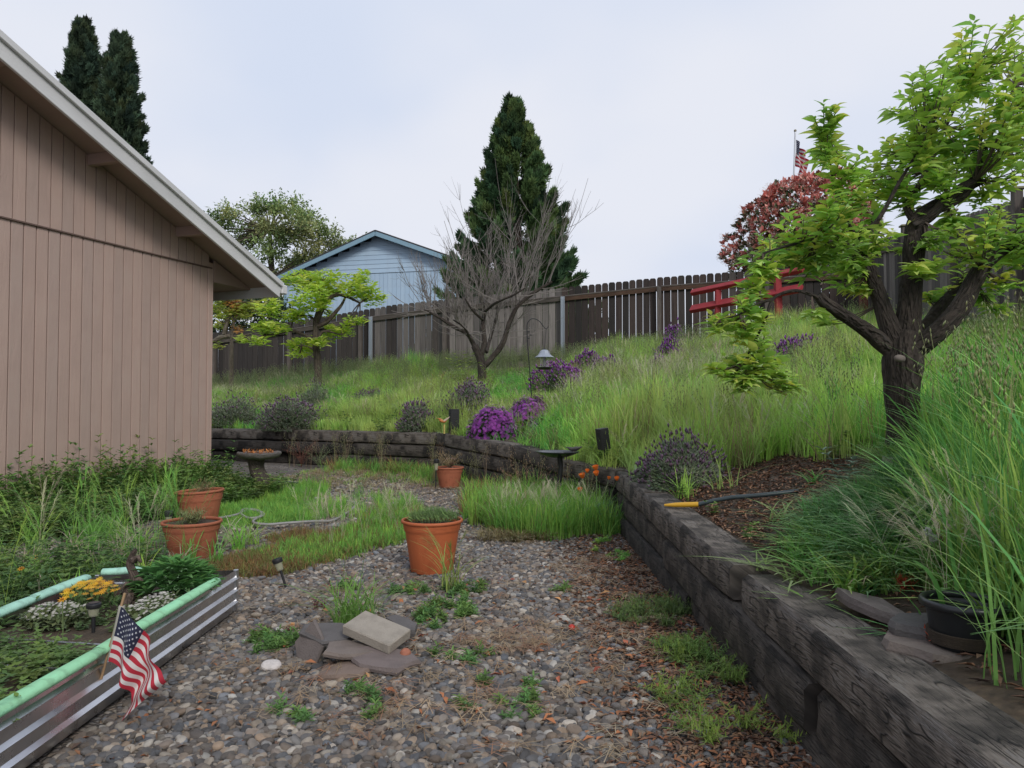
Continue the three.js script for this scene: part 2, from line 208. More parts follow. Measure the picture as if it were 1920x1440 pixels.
// ------------------------------------------------------------------ timber retaining wall
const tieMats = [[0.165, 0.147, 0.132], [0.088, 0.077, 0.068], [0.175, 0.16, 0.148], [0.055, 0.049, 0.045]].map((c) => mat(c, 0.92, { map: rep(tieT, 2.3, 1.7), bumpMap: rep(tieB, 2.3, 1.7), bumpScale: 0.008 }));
function tieGeo(L, h, w, seed) {                              // a squared old log: rounded worn edges, along x, front face at z = 0, top at y = 0
  const c = 0.02, sec = [[-c, 0], [-w + c, 0], [-w, -c], [-w, -h + c], [-w + c, -h], [-c, -h], [0, -h + c], [0, -h / 2], [0, -c]], n = Math.ceil(L / 0.12), S = sec.length, pos = [], uv = [], idx = []; let per = 0; const pv = sec.map((s, k) => { if (k) per += Math.hypot(s[0] - sec[k - 1][0], s[1] - sec[k - 1][1]); return per; }); pv.push(per + 0.1);
  for (let i = 0; i <= n; i++) for (let j = 0; j <= S; j++) {
    const s = sec[j % S], x = i / n * L, k = j % S, a = 0.016 * (fbm(x * 2.2, k * 0.7, seed, 4) - 0.5), b = 0.014 * (fbm(x * 2.6 + 40, k * 0.8, seed + 7, 4) - 0.5), e = (i === 0 || i === n) ? 0.92 : 1;
    pos.push(x, -h / 2 + (s[1] + h / 2) * e + b, -w / 2 + (s[0] + w / 2) * e + a); uv.push(pv[j] + seed * 0.137, x * 0.7 + seed * 0.31);
  }
  for (let i = 0; i < n; i++) for (let j = 0; j < S; j++) { const a = i * (S + 1) + j, b = a + S + 1; idx.push(a, a + 1, b, b, a + 1, b + 1); }
  for (const [i, s] of [[0, 1], [n, -1]]) { const k = pos.length / 3; pos.push(i / n * L, -h / 2, -w / 2); uv.push(0.3, 0.3); for (let j = 0; j < S; j++) { const a = i * (S + 1) + j; const m = pos.length / 3; pos.push(...pos.slice(a * 3, a * 3 + 3), ...pos.slice(a * 3 + 3, a * 3 + 6)); uv.push(0.3 + 0.12 * pos[a * 3 + 1], 0.3 + pos[a * 3 + 2], 0.3 + 0.12 * pos[a * 3 + 4], 0.3 + pos[a * 3 + 5]); s > 0 ? idx.push(k, m + 1, m) : idx.push(k, m, m + 1); } }
  const g = new THREE.BufferGeometry(); g.setAttribute('position', new THREE.Float32BufferAttribute(pos, 3)); g.setAttribute('uv', new THREE.Float32BufferAttribute(uv, 2)); g.setIndex(idx.map((v, i, a) => v)); g.computeVertexNormals(); return g;
}
let tieN = 0;
function tie(parent, a, b, ya, yb, o = {}) {                  // a, b: ends of the front face [X, Z]; ya, yb: height of the top there
  const L = Math.hypot(b[0] - a[0], b[1] - a[1], yb - ya), g = tieGeo(L - 0.012, o.h || 0.164, o.w || 0.21, 400 + 3 * ++tieN), x = V(b[0] - a[0], yb - ya, -(b[1] - a[1])).normalize(), z = x.clone().cross(V(0, 1, 0)).normalize(), y = z.clone().cross(x);
  const m = new THREE.Matrix4().makeBasis(x, y, z); m.setPosition(a[0] - parent.position.x, ya - parent.position.y, -a[1] - parent.position.z); g.applyMatrix4(m);
  return part('timber', g, tieMats[o.m ?? tieN % 3], parent);
}
{ // packed soil behind the timbers
  const pl = [[-9.6, 13.08, 0.7], ...WALL.slice(2).map(([x, z], k) => [x, z, [0.7, 0.7, 0.7, 0.62, 0.54, 0.49][k]]), [0.9, 6.4, 0.49], [0.89, 3, 0.41], [0.88, -2, 0.37]], pos = [], uv = [], idx = []; pl.forEach(([x, z, y], k) => { const a = pl[Math.max(0, k - 1)], b = pl[Math.min(pl.length - 1, k + 1)], dx = b[0] - a[0], dz = b[1] - a[1], L = Math.hypot(dx, dz), ox = -dz / L * 0.19, oz = dx / L * 0.19; for (const h of [y, -0.4]) { pos.push(x + ox, h, -(z + oz)); uv.push(k, h); } if (k) { const q = 2 * k - 2; idx.push(q, q + 1, q + 2, q + 2, q + 1, q + 3); } });
  const g = new THREE.BufferGeometry(); g.setAttribute('position', new THREE.Float32BufferAttribute(pos, 3)); g.setAttribute('uv', new THREE.Float32BufferAttribute(uv, 2)); g.setIndex(idx); g.computeVertexNormals(); setting('soil_bank', g, soilM, 'packed soil face behind the stacked timbers');
}
{
  const far = thing('retaining_wall', 'low wall of stacked weathered black timbers curving below the lavender bank', 'retaining wall', V(-3.4, 0.2, -11));
  const H = 0.172, top = 0.735;
  const courses = [
    [[[-9.5, 13.05], [-6.9, 12.32], 0, 2], [[-6.9, 12.32], [-3.40, 11.04], 0, 2], [[-3.37, 11.02], [-1.0, 9.68], 0, 0]],
    [[[-9.5, 13.03], [-5.0, 11.6], 0, 1], [[-5.0, 11.6], [-2.42, 10.46], 0, 3], [[-2.25, 10.37], [-0.97, 9.65], 0, 1]],
    [[[-9.5, 13.04], [-6.2, 12.06], 0, 3], [[-6.2, 12.06], [-3.36, 10.99], 0, 3], [[-3.35, 10.98], [-1.02, 9.67], 0, 1]],
    [[[-6.9, 12.28], [-3.36, 11], 0, 3], [[-3.35, 10.98], [-1.02, 9.66], 0, 3]]];
  courses.forEach((c, k) => c.forEach(([a, b, , m]) => tie(far, a, b, top - k * H, top - k * H, { m })));
  tie(far, [-2.44, 10.52], [-2.24, 10.4], top - H, top - H, { m: 3, w: 0.4 });
  const B = [[-1.0, 9.68, 0.735], [0, 8.2, 0.66], [0.45, 7.26, 0.575], [0.90, 6.43, 0.535]];
  for (let i = 0; i < 3; i++) for (let k = 0; k < 4; k++) { if (k === 3 && i > 1) continue; const d = k * 0.012 * (i % 2 ? 1 : -1); tie(far, [B[i][0] + d, B[i][1] + d], [B[i + 1][0] + d, B[i + 1][1] - d], B[i][2] - k * H, B[i + 1][2] - k * H, { m: k ? [3, 1, 3][(i + k) % 3] : [0, 1, 0][i] }); }
  const near = thing('retaining_wall', 'long wall of thick grey timbers running forward beside the gravel, gnarled tree above', 'retaining wall', V(0.9, 0, -4));
  const C = (z) => [0.9 - 0.004 * (6.4 - z), z];
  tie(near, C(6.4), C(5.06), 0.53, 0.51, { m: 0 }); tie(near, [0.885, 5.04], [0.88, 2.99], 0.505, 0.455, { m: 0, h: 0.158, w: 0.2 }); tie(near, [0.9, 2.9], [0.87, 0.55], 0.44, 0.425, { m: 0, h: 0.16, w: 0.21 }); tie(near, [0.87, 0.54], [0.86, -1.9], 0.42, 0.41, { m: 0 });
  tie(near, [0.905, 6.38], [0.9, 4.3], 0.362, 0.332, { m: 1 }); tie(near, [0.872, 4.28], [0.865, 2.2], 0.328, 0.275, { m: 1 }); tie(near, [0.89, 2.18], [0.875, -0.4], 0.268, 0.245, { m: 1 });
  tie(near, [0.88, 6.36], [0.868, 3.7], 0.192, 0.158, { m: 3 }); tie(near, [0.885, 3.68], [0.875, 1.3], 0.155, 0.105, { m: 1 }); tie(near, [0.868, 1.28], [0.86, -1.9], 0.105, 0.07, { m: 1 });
}
// ------------------------------------------------------------------ tan house with its gable end to the yard
const paintM = [[0.415, 0.302, 0.255], [0.40, 0.296, 0.252], [0.43, 0.31, 0.26]].map((c) => mat(c, 0.75, { map: paintT, bumpMap: woodB, bumpScale: 0.0022 }));
const jointM = mat([0.13, 0.085, 0.07], 0.9);
const whiteM = mat([0.62, 0.61, 0.6], 0.6, { map: rep(mottle, 0.6, 0.3), bumpMap: woodB, bumpScale: 0.0015 });
const shingleM = mat([0.05, 0.05, 0.055], 0.95, { map: mottle, bumpMap: rep(grit, 6), bumpScale: 0.004 });
const darkBrownM = mat([0.34, 0.245, 0.205], 0.8, { map: paintT });
{
  const hs = thing('house', 'tan house gable end with grooved board siding and white roof edge', 'house', V(-3.34, 0.12, -8.08), Math.atan2(0.9415, 0.337));
  const Wd = 8, slope = 0.405, seam = 2.5, roofY = (u) => 2.62 + slope * Math.min(u, Wd - u);      // underside of the roof at distance u from the corner
  { const s = new THREE.Shape([[0, -0.3], [-Wd, -0.3], [-Wd, roofY(0)], [-Wd / 2, roofY(Wd / 2)], [0, roofY(0)]].map((p) => new THREE.Vector2(...p))); const g = new THREE.ExtrudeGeometry(s, { depth: 7, bevelEnabled: false }); g.translate(0, 0, -7.02); part('wall_core', g, jointM, hs); }
  const pitch = 0.1107, R = rng(77);
  for (let k = 0; k < 71; k++) {
    const u0 = 0.055 + k * pitch, u1 = u0 + pitch - 0.0085, um = (u0 + u1) / 2, w = u1 - u0;
    const b = part('siding_board', cbox(w, seam + 0.25, 0.022, 0.003, k * 0.37, R() * 3), paintM[k % 3], hs); b.position.set(-um, (seam - 0.25) / 2, -0.011 + 0.002 * R());
    const h0 = roofY(u0) - seam - 0.012, h1 = roofY(u1) - seam - 0.012, y0 = seam + 0.008, Z = 0.022; if (h0 < 0.02) continue;
    const q = [[-u1, y0], [-u0, y0], [-u0, y0 + h0], [-u1, y0 + h1]], cx = -um, cy = y0 + h0 / 2, tri = []; const f = q.map(([x, y]) => [x - cx, y - cy]);
    for (const z of [-Z / 2, Z / 2]) tri.push([...f[0], z], [...f[1], z], [...f[2], z], [...f[0], z], [...f[2], z], [...f[3], z]); for (let i = 0; i < 4; i++) { const j = (i + 1) % 4; tri.push([...f[i], -Z / 2], [...f[j], -Z / 2], [...f[j], Z / 2], [...f[i], -Z / 2], [...f[j], Z / 2], [...f[i], Z / 2]); }
    const g = part('siding_board', soup(tri, k * 0.21, R() * 3), paintM[(k + 1) % 3], hs); g.position.set(cx, cy, 0.003 + 0.002 * R());
  }
  const ct = part('corner_trim', cbox(0.05, seam + 0.35, 0.03, 0.003), paintM[2], hs); ct.position.set(-0.026, (seam - 0.15) / 2 - 0.04, -0.003);
  const ct2 = part('corner_trim', cbox(0.022, seam + 0.35, 0.09, 0.003), paintM[2], hs); ct2.position.set(0.0125, (seam - 0.15) / 2 - 0.04, -0.034);
  const fl = part('seam_flashing', cbox(Wd, 0.014, 0.03, 0.002), jointM, hs); fl.position.set(-Wd / 2 - 0.002, seam, 0.004);
  // roof: two slopes reaching out over the gable and the eave
  const over = 0.42, eave = 0.64;
  for (const s of [0, 1]) {
    const roof = new THREE.Group(); roof.name = 'roof'; hs.add(roof); if (s) { roof.scale.x = 1; }
    const L = (Wd / 2 + eave) * Math.hypot(1, slope), ang = Math.atan(slope), place = (g, d0, d1, y0, z) => g;
    const mk = (name, w, h, d, z, lift, m, along = 0) => { const o = part(name, cbox(w, h, d, 0.004, z, along), m, roof); const mid = (Wd / 2 - eave) / 2; const u = along || (-eave + Wd / 2) / 2; const yy = roofY(u) + lift / Math.cos(ang); o.rotation.z = s ? ang : -ang; o.position.set(s ? -(Wd - u) : -u, yy, z); return o; };
    mk('roof_deck', L, 0.03, 7.6, -3.4 + 0.0, 0.02, darkBrownM);
    const fb = mk('rake_board', L + 0.02, 0.165, 0.03, over + 0.0, -0.032, whiteM), ft = mk('rake_trim', L + 0.03, 0.055, 0.03, over + 0.031, 0.036, whiteM);
    const rows = 36; for (let k = 0; k < rows; k++) { const u = -eave + (k + 0.5) / rows * (Wd / 2 + eave), o = part('shingle_row', cbox(L / rows + 0.05, 0.012, 7.68, 0.002, k * 0.3, k), shingleM, roof); o.rotation.z = (s ? 1 : -1) * (ang - 0.06); o.position.set(s ? -(Wd - u) : -u, roofY(u) + 0.055 / Math.cos(ang) , -3.39); }
    for (let k = 0; k < 4; k++) { const u = 0.5 + k * 1.05, o = part('lookout', bar(V(0, 0, 0.01), V(0, 0, over - 0.02), 0.06, 0.1), darkBrownM, roof); o.position.set(s ? -(Wd - u) : -u, roofY(u) - 0.035, 0); }
  }
  // boxed eave at the corner, gutter and its end
  const se = part('soffit', cbox(eave - 0.05, 0.02, 7, 0.003), darkBrownM, hs); se.position.set(eave / 2 + 0.02, 2.36, -3.5);
  const en = new THREE.Shape([[0.026, 2.35], [eave - 0.02, 2.35], [eave - 0.02, 2.37], [0.026, roofY(0) - 0.03]].map((p) => new THREE.Vector2(...p))); const eg = new THREE.ExtrudeGeometry(en, { depth: 0.02, bevelEnabled: false }); part('eave_end', eg, darkBrownM, hs);
  const fs = part('eave_board', cbox(0.03, 0.16, 7.4, 0.003), whiteM, hs); fs.position.set(eave + 0.0, 2.33, -3.28);
  const gt = part('gutter', cbox(0.1, 0.11, 7.44, 0.012), whiteM, hs); gt.position.set(eave + 0.068, 2.345, -3.27);
}
// ------------------------------------------------------------------ pale blue house far behind the fence
{
  const blueM = [[0.40, 0.54, 0.68], [0.415, 0.555, 0.69], [0.39, 0.53, 0.67]].map((c) => mat(c, 0.7, { map: paintT })), trimM = mat([0.22, 0.36, 0.45], 0.6, { map: paintT }), bjoint = mat([0.08, 0.12, 0.16], 0.9);
  const c0 = P(533, 600, 33); c0.y = 1.4;
  const hs = thing('house', 'pale blue two-storey house with a low gable behind the fence', 'house', c0, -13 * Math.PI / 180);
  const W2 = 9.2, e0 = 5.42, rise = 1.74, roofY = (x) => e0 + rise * (1 - Math.abs(x - W2 / 2) / (W2 / 2)), seam = 5.5;
  { const s = new THREE.Shape([[0.01, -0.6], [W2 - 0.01, -0.6], [W2 - 0.01, e0], [W2 / 2, e0 + rise], [0.01, e0]].map((p) => new THREE.Vector2(...p))); const g = new THREE.ExtrudeGeometry(s, { depth: 10, bevelEnabled: false }); g.translate(0, 0, -10.01); part('wall_core', g, bjoint, hs); }
  for (let k = 0; k < 46; k++) { const b = part('siding_board', cbox(0.192, seam + 0.5, 0.03, 0.004), blueM[k % 3], hs); b.position.set(0.1 + k * 0.2, seam / 2 - 0.26, 0.0); }
  for (let y = seam + 0.02, k = 0; y < e0 + rise - 0.1; y += 0.2, k++) { const x0 = W2 / 2 * (y + 0.1 - e0) / rise, w = W2 - 2 * Math.max(0, x0); if (w < 0.2) break; const b = part('lap_board', cbox(w, 0.21, 0.025, 0.003), blueM[k % 3], hs); b.rotation.x = -0.09; b.position.set(W2 / 2, y + 0.09, 0.022); }
  for (const s of [0, 1]) {
    const ang = Math.atan(rise / (W2 / 2)), ov = 0.3, L = (W2 / 2 + ov) / Math.cos(ang), x = s ? W2 * 0.75 + ov / 2 : W2 * 0.25 - ov / 2, y = e0 + rise * 0.5 - ov / 2 * rise / (W2 / 2), roof = part('roof', cbox(L, 0.07, 10.9, 0.01), shingleM, hs); roof.rotation.z = s ? -ang : ang; roof.position.set(x, y + 0.12, -4.95);
    const f = part('rake_board', cbox(L, 0.2, 0.05, 0.005), trimM, hs); f.rotation.z = s ? -ang : ang; f.position.set(x, y + 0.0, 0.47);
    const tr = part('corner_trim', cbox(0.12, seam + 0.5, 0.05, 0.005), trimM, hs); tr.position.set(s ? W2 - 0.05 : 0.05, seam / 2 - 0.27, 0.012);
  }
  const v = part('roof_vent', cbox(0.5, 0.22, 0.4, 0.03), mat([0.6, 0.6, 0.58], 0.6), hs); v.position.set(W2 / 2 + 1.3, e0 + rise - 0.42, -0.9);
}
// ------------------------------------------------------------------ wooden fences
const picketG = [0, 1, 2, 3].map((k) => { const w = [0.14, 0.137, 0.142, 0.139][k] / 2, h = 1.85, c = [0.032, 0.036, 0.03, 0.034][k]; const s = new THREE.Shape([[-w, 0], [w, 0], [w, h - c * 1.3], [w - c * 0.35, h - c * 0.45], [w - c, h], [-w + c, h], [-w + c * 0.35, h - c * 0.45], [-w, h - c * 1.3]].map((p) => new THREE.Vector2(...p))); const g = new THREE.ExtrudeGeometry(s, { depth: 0.018, bevelEnabled: false }); const uv = g.attributes.uv; for (let i = 0; i < uv.count; i++) uv.setX(i, uv.getX(i) * 1.5 + k * 0.27); return g; });
const fenceTone = { dark: [[0.052, 0.044, 0.04], [0.065, 0.055, 0.05], [0.042, 0.036, 0.034], [0.08, 0.069, 0.062]], mid: [[0.135, 0.124, 0.118], [0.1, 0.092, 0.088], [0.18, 0.166, 0.157], [0.07, 0.065, 0.062]], light: [[0.225, 0.205, 0.192], [0.28, 0.258, 0.243], [0.19, 0.172, 0.161], [0.14, 0.127, 0.119]], red: [[0.04, 0.03, 0.027], [0.05, 0.036, 0.032], [0.028, 0.024, 0.022], [0.066, 0.047, 0.04]] };
const fenceM = Object.fromEntries(Object.entries(fenceTone).map(([k, l]) => [k, l.map((c) => mat(c, 0.88, { map: rep(woodT, 1, 0.45), bumpMap: rep(woodB, 1, 0.45), bumpScale: 0.003 }))]));
const railM = mat([0.13, 0.112, 0.10], 0.88, { map: woodT, bumpMap: woodB, bumpScale: 0.003 }), railRedM = mat([0.13, 0.075, 0.052], 0.88, { map: woodT, bumpMap: woodB, bumpScale: 0.003 });
const galvM = mat([0.42, 0.46, 0.5], 0.45, { metalness: 0.7, roughnessMap: mottle });
const backTop = (x) => { const p = [[-13, 2.55], [-7.6, 3.02], [-5, 3.28], [-2.69, 3.545], [1.2, 3.755], [3.3, 3.88], [5.9, 3.95], [8, 3.98]]; for (let i = 1; i < p.length; i++) if (x <= p[i][0]) return lerp(p[i - 1][1], p[i][1], (x - p[i - 1][0]) / (p[i][0] - p[i - 1][0])); return 3.98; };
{
  const R = rng(5), fz = (x) => 16.75 - 0.3 * x, turn = Math.atan2(0.3, 1), cs = Math.cos(turn);
  const fn = thing('fence', 'long weathered wooden picket fence across the top of the slope', 'fence', V(0, 1.8, -16.75));
  const put = (o, x, y, dz) => { o.rotation.y = -turn; o.position.set(x - Math.sin(turn) * dz, y - 1.8, -(fz(x)) + 16.75 + cs * dz); };
  let i = 0; for (let x = -12.5; x < 7.0; x += 0.1505 * cs, i++) {
    const tone = x < -3.35 ? 'dark' : x < -1.45 ? (R() < 0.35 ? 'dark' : 'mid') : x < 1.15 ? (R() < 0.3 ? 'mid' : 'light') : x < 3.0 ? 'red' : R() < 0.4 ? 'dark' : 'red';
    const o = part('picket', picketG[i % 4], pick(R, fenceM[tone]), fn); put(o, x, backTop(x) - 1.85 + 0.012 * (R() - 0.5), -0.018); o.rotation.z = 0.008 * (R() - 0.5);
  }
  const posts = [[-10, 0], [-7.7, 0], [-5.55, 0], [-3.65, 0], [-1.55, 0], [3.2, 0], [5.3, 0], [7.02, 0]], metal = [-3.38, 1.17, 5.05];
  const joints = [-12.5, -10, -7.7, -5.55, -3.65, -1.55, 1.17, 3.2, 5.3, 7.02];
  for (let k = 0; k + 1 < joints.length; k++) for (const [dy, h] of [[-0.26, 0.09], [-1.5, 0.09]]) { const a = joints[k] + 0.02, b = joints[k + 1] - 0.02, f = (x, d) => V(x, backTop(x) + dy - 1.8, -fz(x) + 16.75 + d); const o = part('rail', bar(f(a, 0.045), f(b, 0.045), h, 0.04), (k > 5 && dy > -1) ? railRedM : railM, fn); if (dy > -1) part('cap_rail', bar(f(a, 0.05).add(V(0, 0.058, 0)), f(b, 0.05).add(V(0, 0.058, 0)), 0.022, 0.07), railM, fn); }
  for (const [x] of posts) { const o = part('post', cbox(0.09, 2.2, 0.09, 0.006), railM, fn); put(o, x, backTop(x) - 1.33, 0.12); }
  for (const x of metal) { const o = part('metal_post', plain([cbox(0.085, 2.1, 0.012, 0.003), cbox(0.012, 2.1, 0.05, 0.003).translate(-0.0365, 0, 0.026), cbox(0.012, 2.1, 0.05, 0.003).translate(0.0365, 0, 0.026)]), galvM, fn); put(o, x, backTop(x) - 1.27, 0.105); o.userData.label = 'galvanised steel fence post'; }
  // right hand fence
  const A = V(7.1, 0, -14.25), B = V(5.2, 0, -3.2), L = A.distanceTo(B), dir = B.clone().sub(A).normalize(), top = (t) => { const p = [[0, 4.3], [0.06, 4.22], [0.25, 3.93], [0.43, 3.7], [0.7, 3.3], [1, 2.9]]; for (let k = 1; k < p.length; k++) if (t <= p[k][0]) return lerp(p[k - 1][1], p[k][1], (t - p[k - 1][0]) / (p[k][0] - p[k - 1][0])); return 2.9; };
  const fr = thing('fence', 'grey board fence with mossy caps behind the gnarled tree', 'fence', A.clone().setY(2)), yaw = Math.atan2(-dir.z, dir.x), nrm = V(dir.z, 0, -dir.x).multiplyScalar(dir.z > 0 ? -1 : 1);
  i = 0; for (let s = 0.06; s < L; s += 0.151, i++) { const p = dir.clone().multiplyScalar(s), o = part('picket', picketG[(i + 1) % 4], pick(R, fenceM[R() < 0.25 ? 'light' : R() < 0.85 ? 'mid' : 'dark']), fr); o.rotation.y = yaw; o.position.set(p.x, top(s / L) - 1.85 - 2 + 0.015 * (R() - 0.5), p.z); }
  const np = 6; for (let k = 0; k <= np; k++) { const s = k / np * L, p = dir.clone().multiplyScalar(s).addScaledVector(nrm, 0.07), o = part('post', cbox(0.1, 2.15, 0.1, 0.006), railM, fr); o.rotation.y = yaw; o.position.set(p.x, top(k / np) - 0.98 - 2, p.z); const c = part('post_cap', cbox(0.15, 0.03, 0.15, 0.006), mat([0.2, 0.19, 0.11], 0.95, { map: mottle }), fr); c.rotation.y = yaw; c.position.set(p.x, top(k / np) + 0.11 - 2, p.z); c.userData.label = 'mossy flat post cap'; if (k < np) for (const dy of [-0.22, -1.45]) { const a = dir.clone().multiplyScalar(s + 0.06).addScaledVector(nrm, 0.04), b = dir.clone().multiplyScalar(s + L / np - 0.06).addScaledVector(nrm, 0.04); a.y = top(k / np) + dy - 2; b.y = top((k + 1) / np) + dy - 2; part('rail', bar(a, b, 0.04, 0.09), railM, fr); } }
  const rp = P(1619, 560, 13.9); solo('fence_post', bar(V(rp.x, 2.1, rp.z), V(rp.x, 3.62, rp.z), 0.12, 0.12), mat([0.17, 0.06, 0.04], 0.85, { map: woodT }), 'rust-brown square post standing alone at the fence corner', 'post');
}
// ------------------------------------------------------------------ small red garden gate of posts and beams
{
  const redM = mat([0.28, 0.021, 0.027], 0.7, { map: rep(mottle, 1.5), bumpMap: woodB, bumpScale: 0.002 });
  const n0 = P(1296, 580, 14.3), n1 = P(1503, 540, 12.6), k0 = P(1297, 549, 14.3), k1 = P(1506, 505, 12.6), mid = (a, b, t) => a.clone().lerp(b, t);
  const g0 = mid(n0, n1, 0.26), g1 = mid(n0, n1, 0.79);
  const t = thing('garden_gate', 'red painted wooden torii gate in front of the picket fence', 'gate', V(g0.x, 2.0, g0.z));
  wpart('tie_beam', bar(n0, n1, 0.085, 0.16, 0.006), redM, t);
  wpart('top_beam', bar(k0, k1, 0.09, 0.11, 0.008), redM, t);
  for (const [g, s, kk] of [[g0, -0.03, 0.26], [g1, 0.07, 0.79]]) { const a = g.clone(); a.y = highY(a.x, -a.z) - 0.3; a.x += s; const b = mid(k0, k1, kk); b.y -= 0.055; wpart('post', bar(a, b, 0.11, 0.11, 0.01), redM, t); }
}
// ------------------------------------------------------------------ trees and shrubs
const UPV = V(0, 1, 0);
const barkM = (c, s = 0.02) => mat(c, 0.95, { map: rep(barkT, 2, 1.3), bumpMap: rep(barkB, 2, 1.3), bumpScale: s });
// feathery spray of scale leaves: five thin fingers along +x
const sprayT = (() => { const v = [], i = []; for (const [a, l, y] of [[0, 1, 0], [0.5, 0.75, 0.08], [-0.5, 0.75, -0.05], [0.95, 0.5, 0.1], [-0.95, 0.5, 0.06]]) { const o = v.length / 3, x = Math.cos(a) * l, z = Math.sin(a) * l, w = 0.085; v.push(0, 0, 0, x * 0.55 - Math.sin(a) * w, y, z * 0.55 + Math.cos(a) * w, x * 0.55 + Math.sin(a) * w, y, z * 0.55 - Math.cos(a) * w, x, y * 2.2 - 0.05, z); i.push(o, o + 1, o + 2, o + 1, o + 3, o + 2); } return { v, i }; })();
function conifer(label, base, height, rad, seed, cols, n, skew = 0, profile = (t) => Math.pow(1 - t, 0.72)) {
  const R = rng(seed), t = thing('conifer_tree', label, 'tree', base), b = new Buf();
  part('trunk', limb([V(0, -0.3, 0), V(0.05, height * 0.5, 0), V(skew, height * 0.96, 0)], [0.2, 0.13, 0.03], { sides: 8 }), barkM([0.09, 0.065, 0.05]), t);
  // upswept branch plumes, each carrying many sprays
  const boughs = Math.round(44 * height), per = Math.ceil(n / boughs / 24);
  for (let k = 0; k < boughs; k++) {
    const f = clamp(Math.pow((k + R()) / boughs, 1.2) * 0.985), a = k * 2.399 + R() * 0.9, rr = (rad * profile(f) * (0.68 + 0.34 * R() + 0.22 * fbm(Math.cos(a) * 2 + 5, f * 6 + Math.sin(a) * 2, seed, 3)) + 0.03), y = f * height, tone = vary(R, pick(R, cols), 0.35, 0.1), size = 0.07 + 0.32 * profile(f);
    const tip = V(Math.cos(a) * rr + skew * f, y + 0.3 * size + 0.3 * R(), Math.sin(a) * rr), root = V(Math.cos(a) * rr * 0.3 + skew * f, y - 0.4 * rr, Math.sin(a) * rr * 0.3), out = tip.clone().sub(root);
    for (let m = 0; m < per; m++) {                           // sub-plumes fanned round the bough's end
      const o2 = out.clone().add(ball(R).multiplyScalar(size * 1.5)), s0 = 0.35 + 0.45 * R(), r2 = root.clone().addScaledVector(out, s0), t2 = r2.clone().addScaledVector(o2.normalize(), size * (0.8 + 0.7 * R())).add(V(0, size * 0.45, 0)), d2 = t2.clone().sub(r2), tn = vary(R, tone, 0.2, 0.06);
      for (let j = 0; j < 24; j++) { const s = Math.sqrt(R()), p = r2.clone().addScaledVector(d2, s).add(ball(R).multiplyScalar(0.13 * (1.2 - s))); b.put(sprayT, p, d2.clone().normalize().multiplyScalar(0.8).add(V(0, 0.45, 0)).add(ball(R).multiplyScalar(0.7)), ball(R).add(V(0, 0.3, 0)), 0.12 + 0.13 * R(), vary(R, tn, 0.18, 0.05)); }
    }
    for (let m = 0; m < 24; m++) { const q = root.clone().lerp(tip, 0.1 + 0.6 * R()).add(ball(R).multiplyScalar(0.02 + 0.36 * profile(f))); b.put(sprayT, q, V(Math.cos(a), 0.9, Math.sin(a)).add(ball(R).multiplyScalar(0.8)), ball(R), (0.2 + 0.14 * R()) * (0.45 + 0.55 * Math.min(1, 3 * profile(f))), vary(R, tone, 0.2, 0.05)); }
  }
  part('crown', b.geo(), leafMat(0.3, 0.12), t).userData.kind = 'stuff';
  return t;
}
{
  const green = [[0.06, 0.115, 0.045], [0.085, 0.145, 0.05], [0.045, 0.09, 0.042], [0.115, 0.17, 0.055]], dusk = [[0.05, 0.08, 0.046], [0.068, 0.1, 0.052], [0.036, 0.062, 0.04]];
  const b0 = P(968, 560, 21.5); b0.y = 1.85;
  conifer('tall dense dark green conifer rising behind the bare tree', b0, 8.2, 3.0, 501, green, 80000, -0.1, (t) => Math.pow(1 - t, 0.9));
  const b1 = P(218, 520, 23); b1.y = 1.2; conifer('dark conifer with a pointed top just above the tan house roof', b1, 11.6, 1.5, 502, dusk, 30000, 0, (t) => Math.pow(1 - t, 0.6));
  const b2 = P(148, 520, 25); b2.y = 1.2; conifer('taller dark conifer half hidden by the tan roof edge', b2, 13.2, 1.5, 503, dusk, 30000, 0, (t) => Math.pow(1 - t, 0.6));
}
const leafA = leafT(0.45, 0.06, 0.2, 3), leafD = leafT(0.55, 0.05, 0.12, 2), leafS = leafT(0.6, 0.04, 0.1, 2);
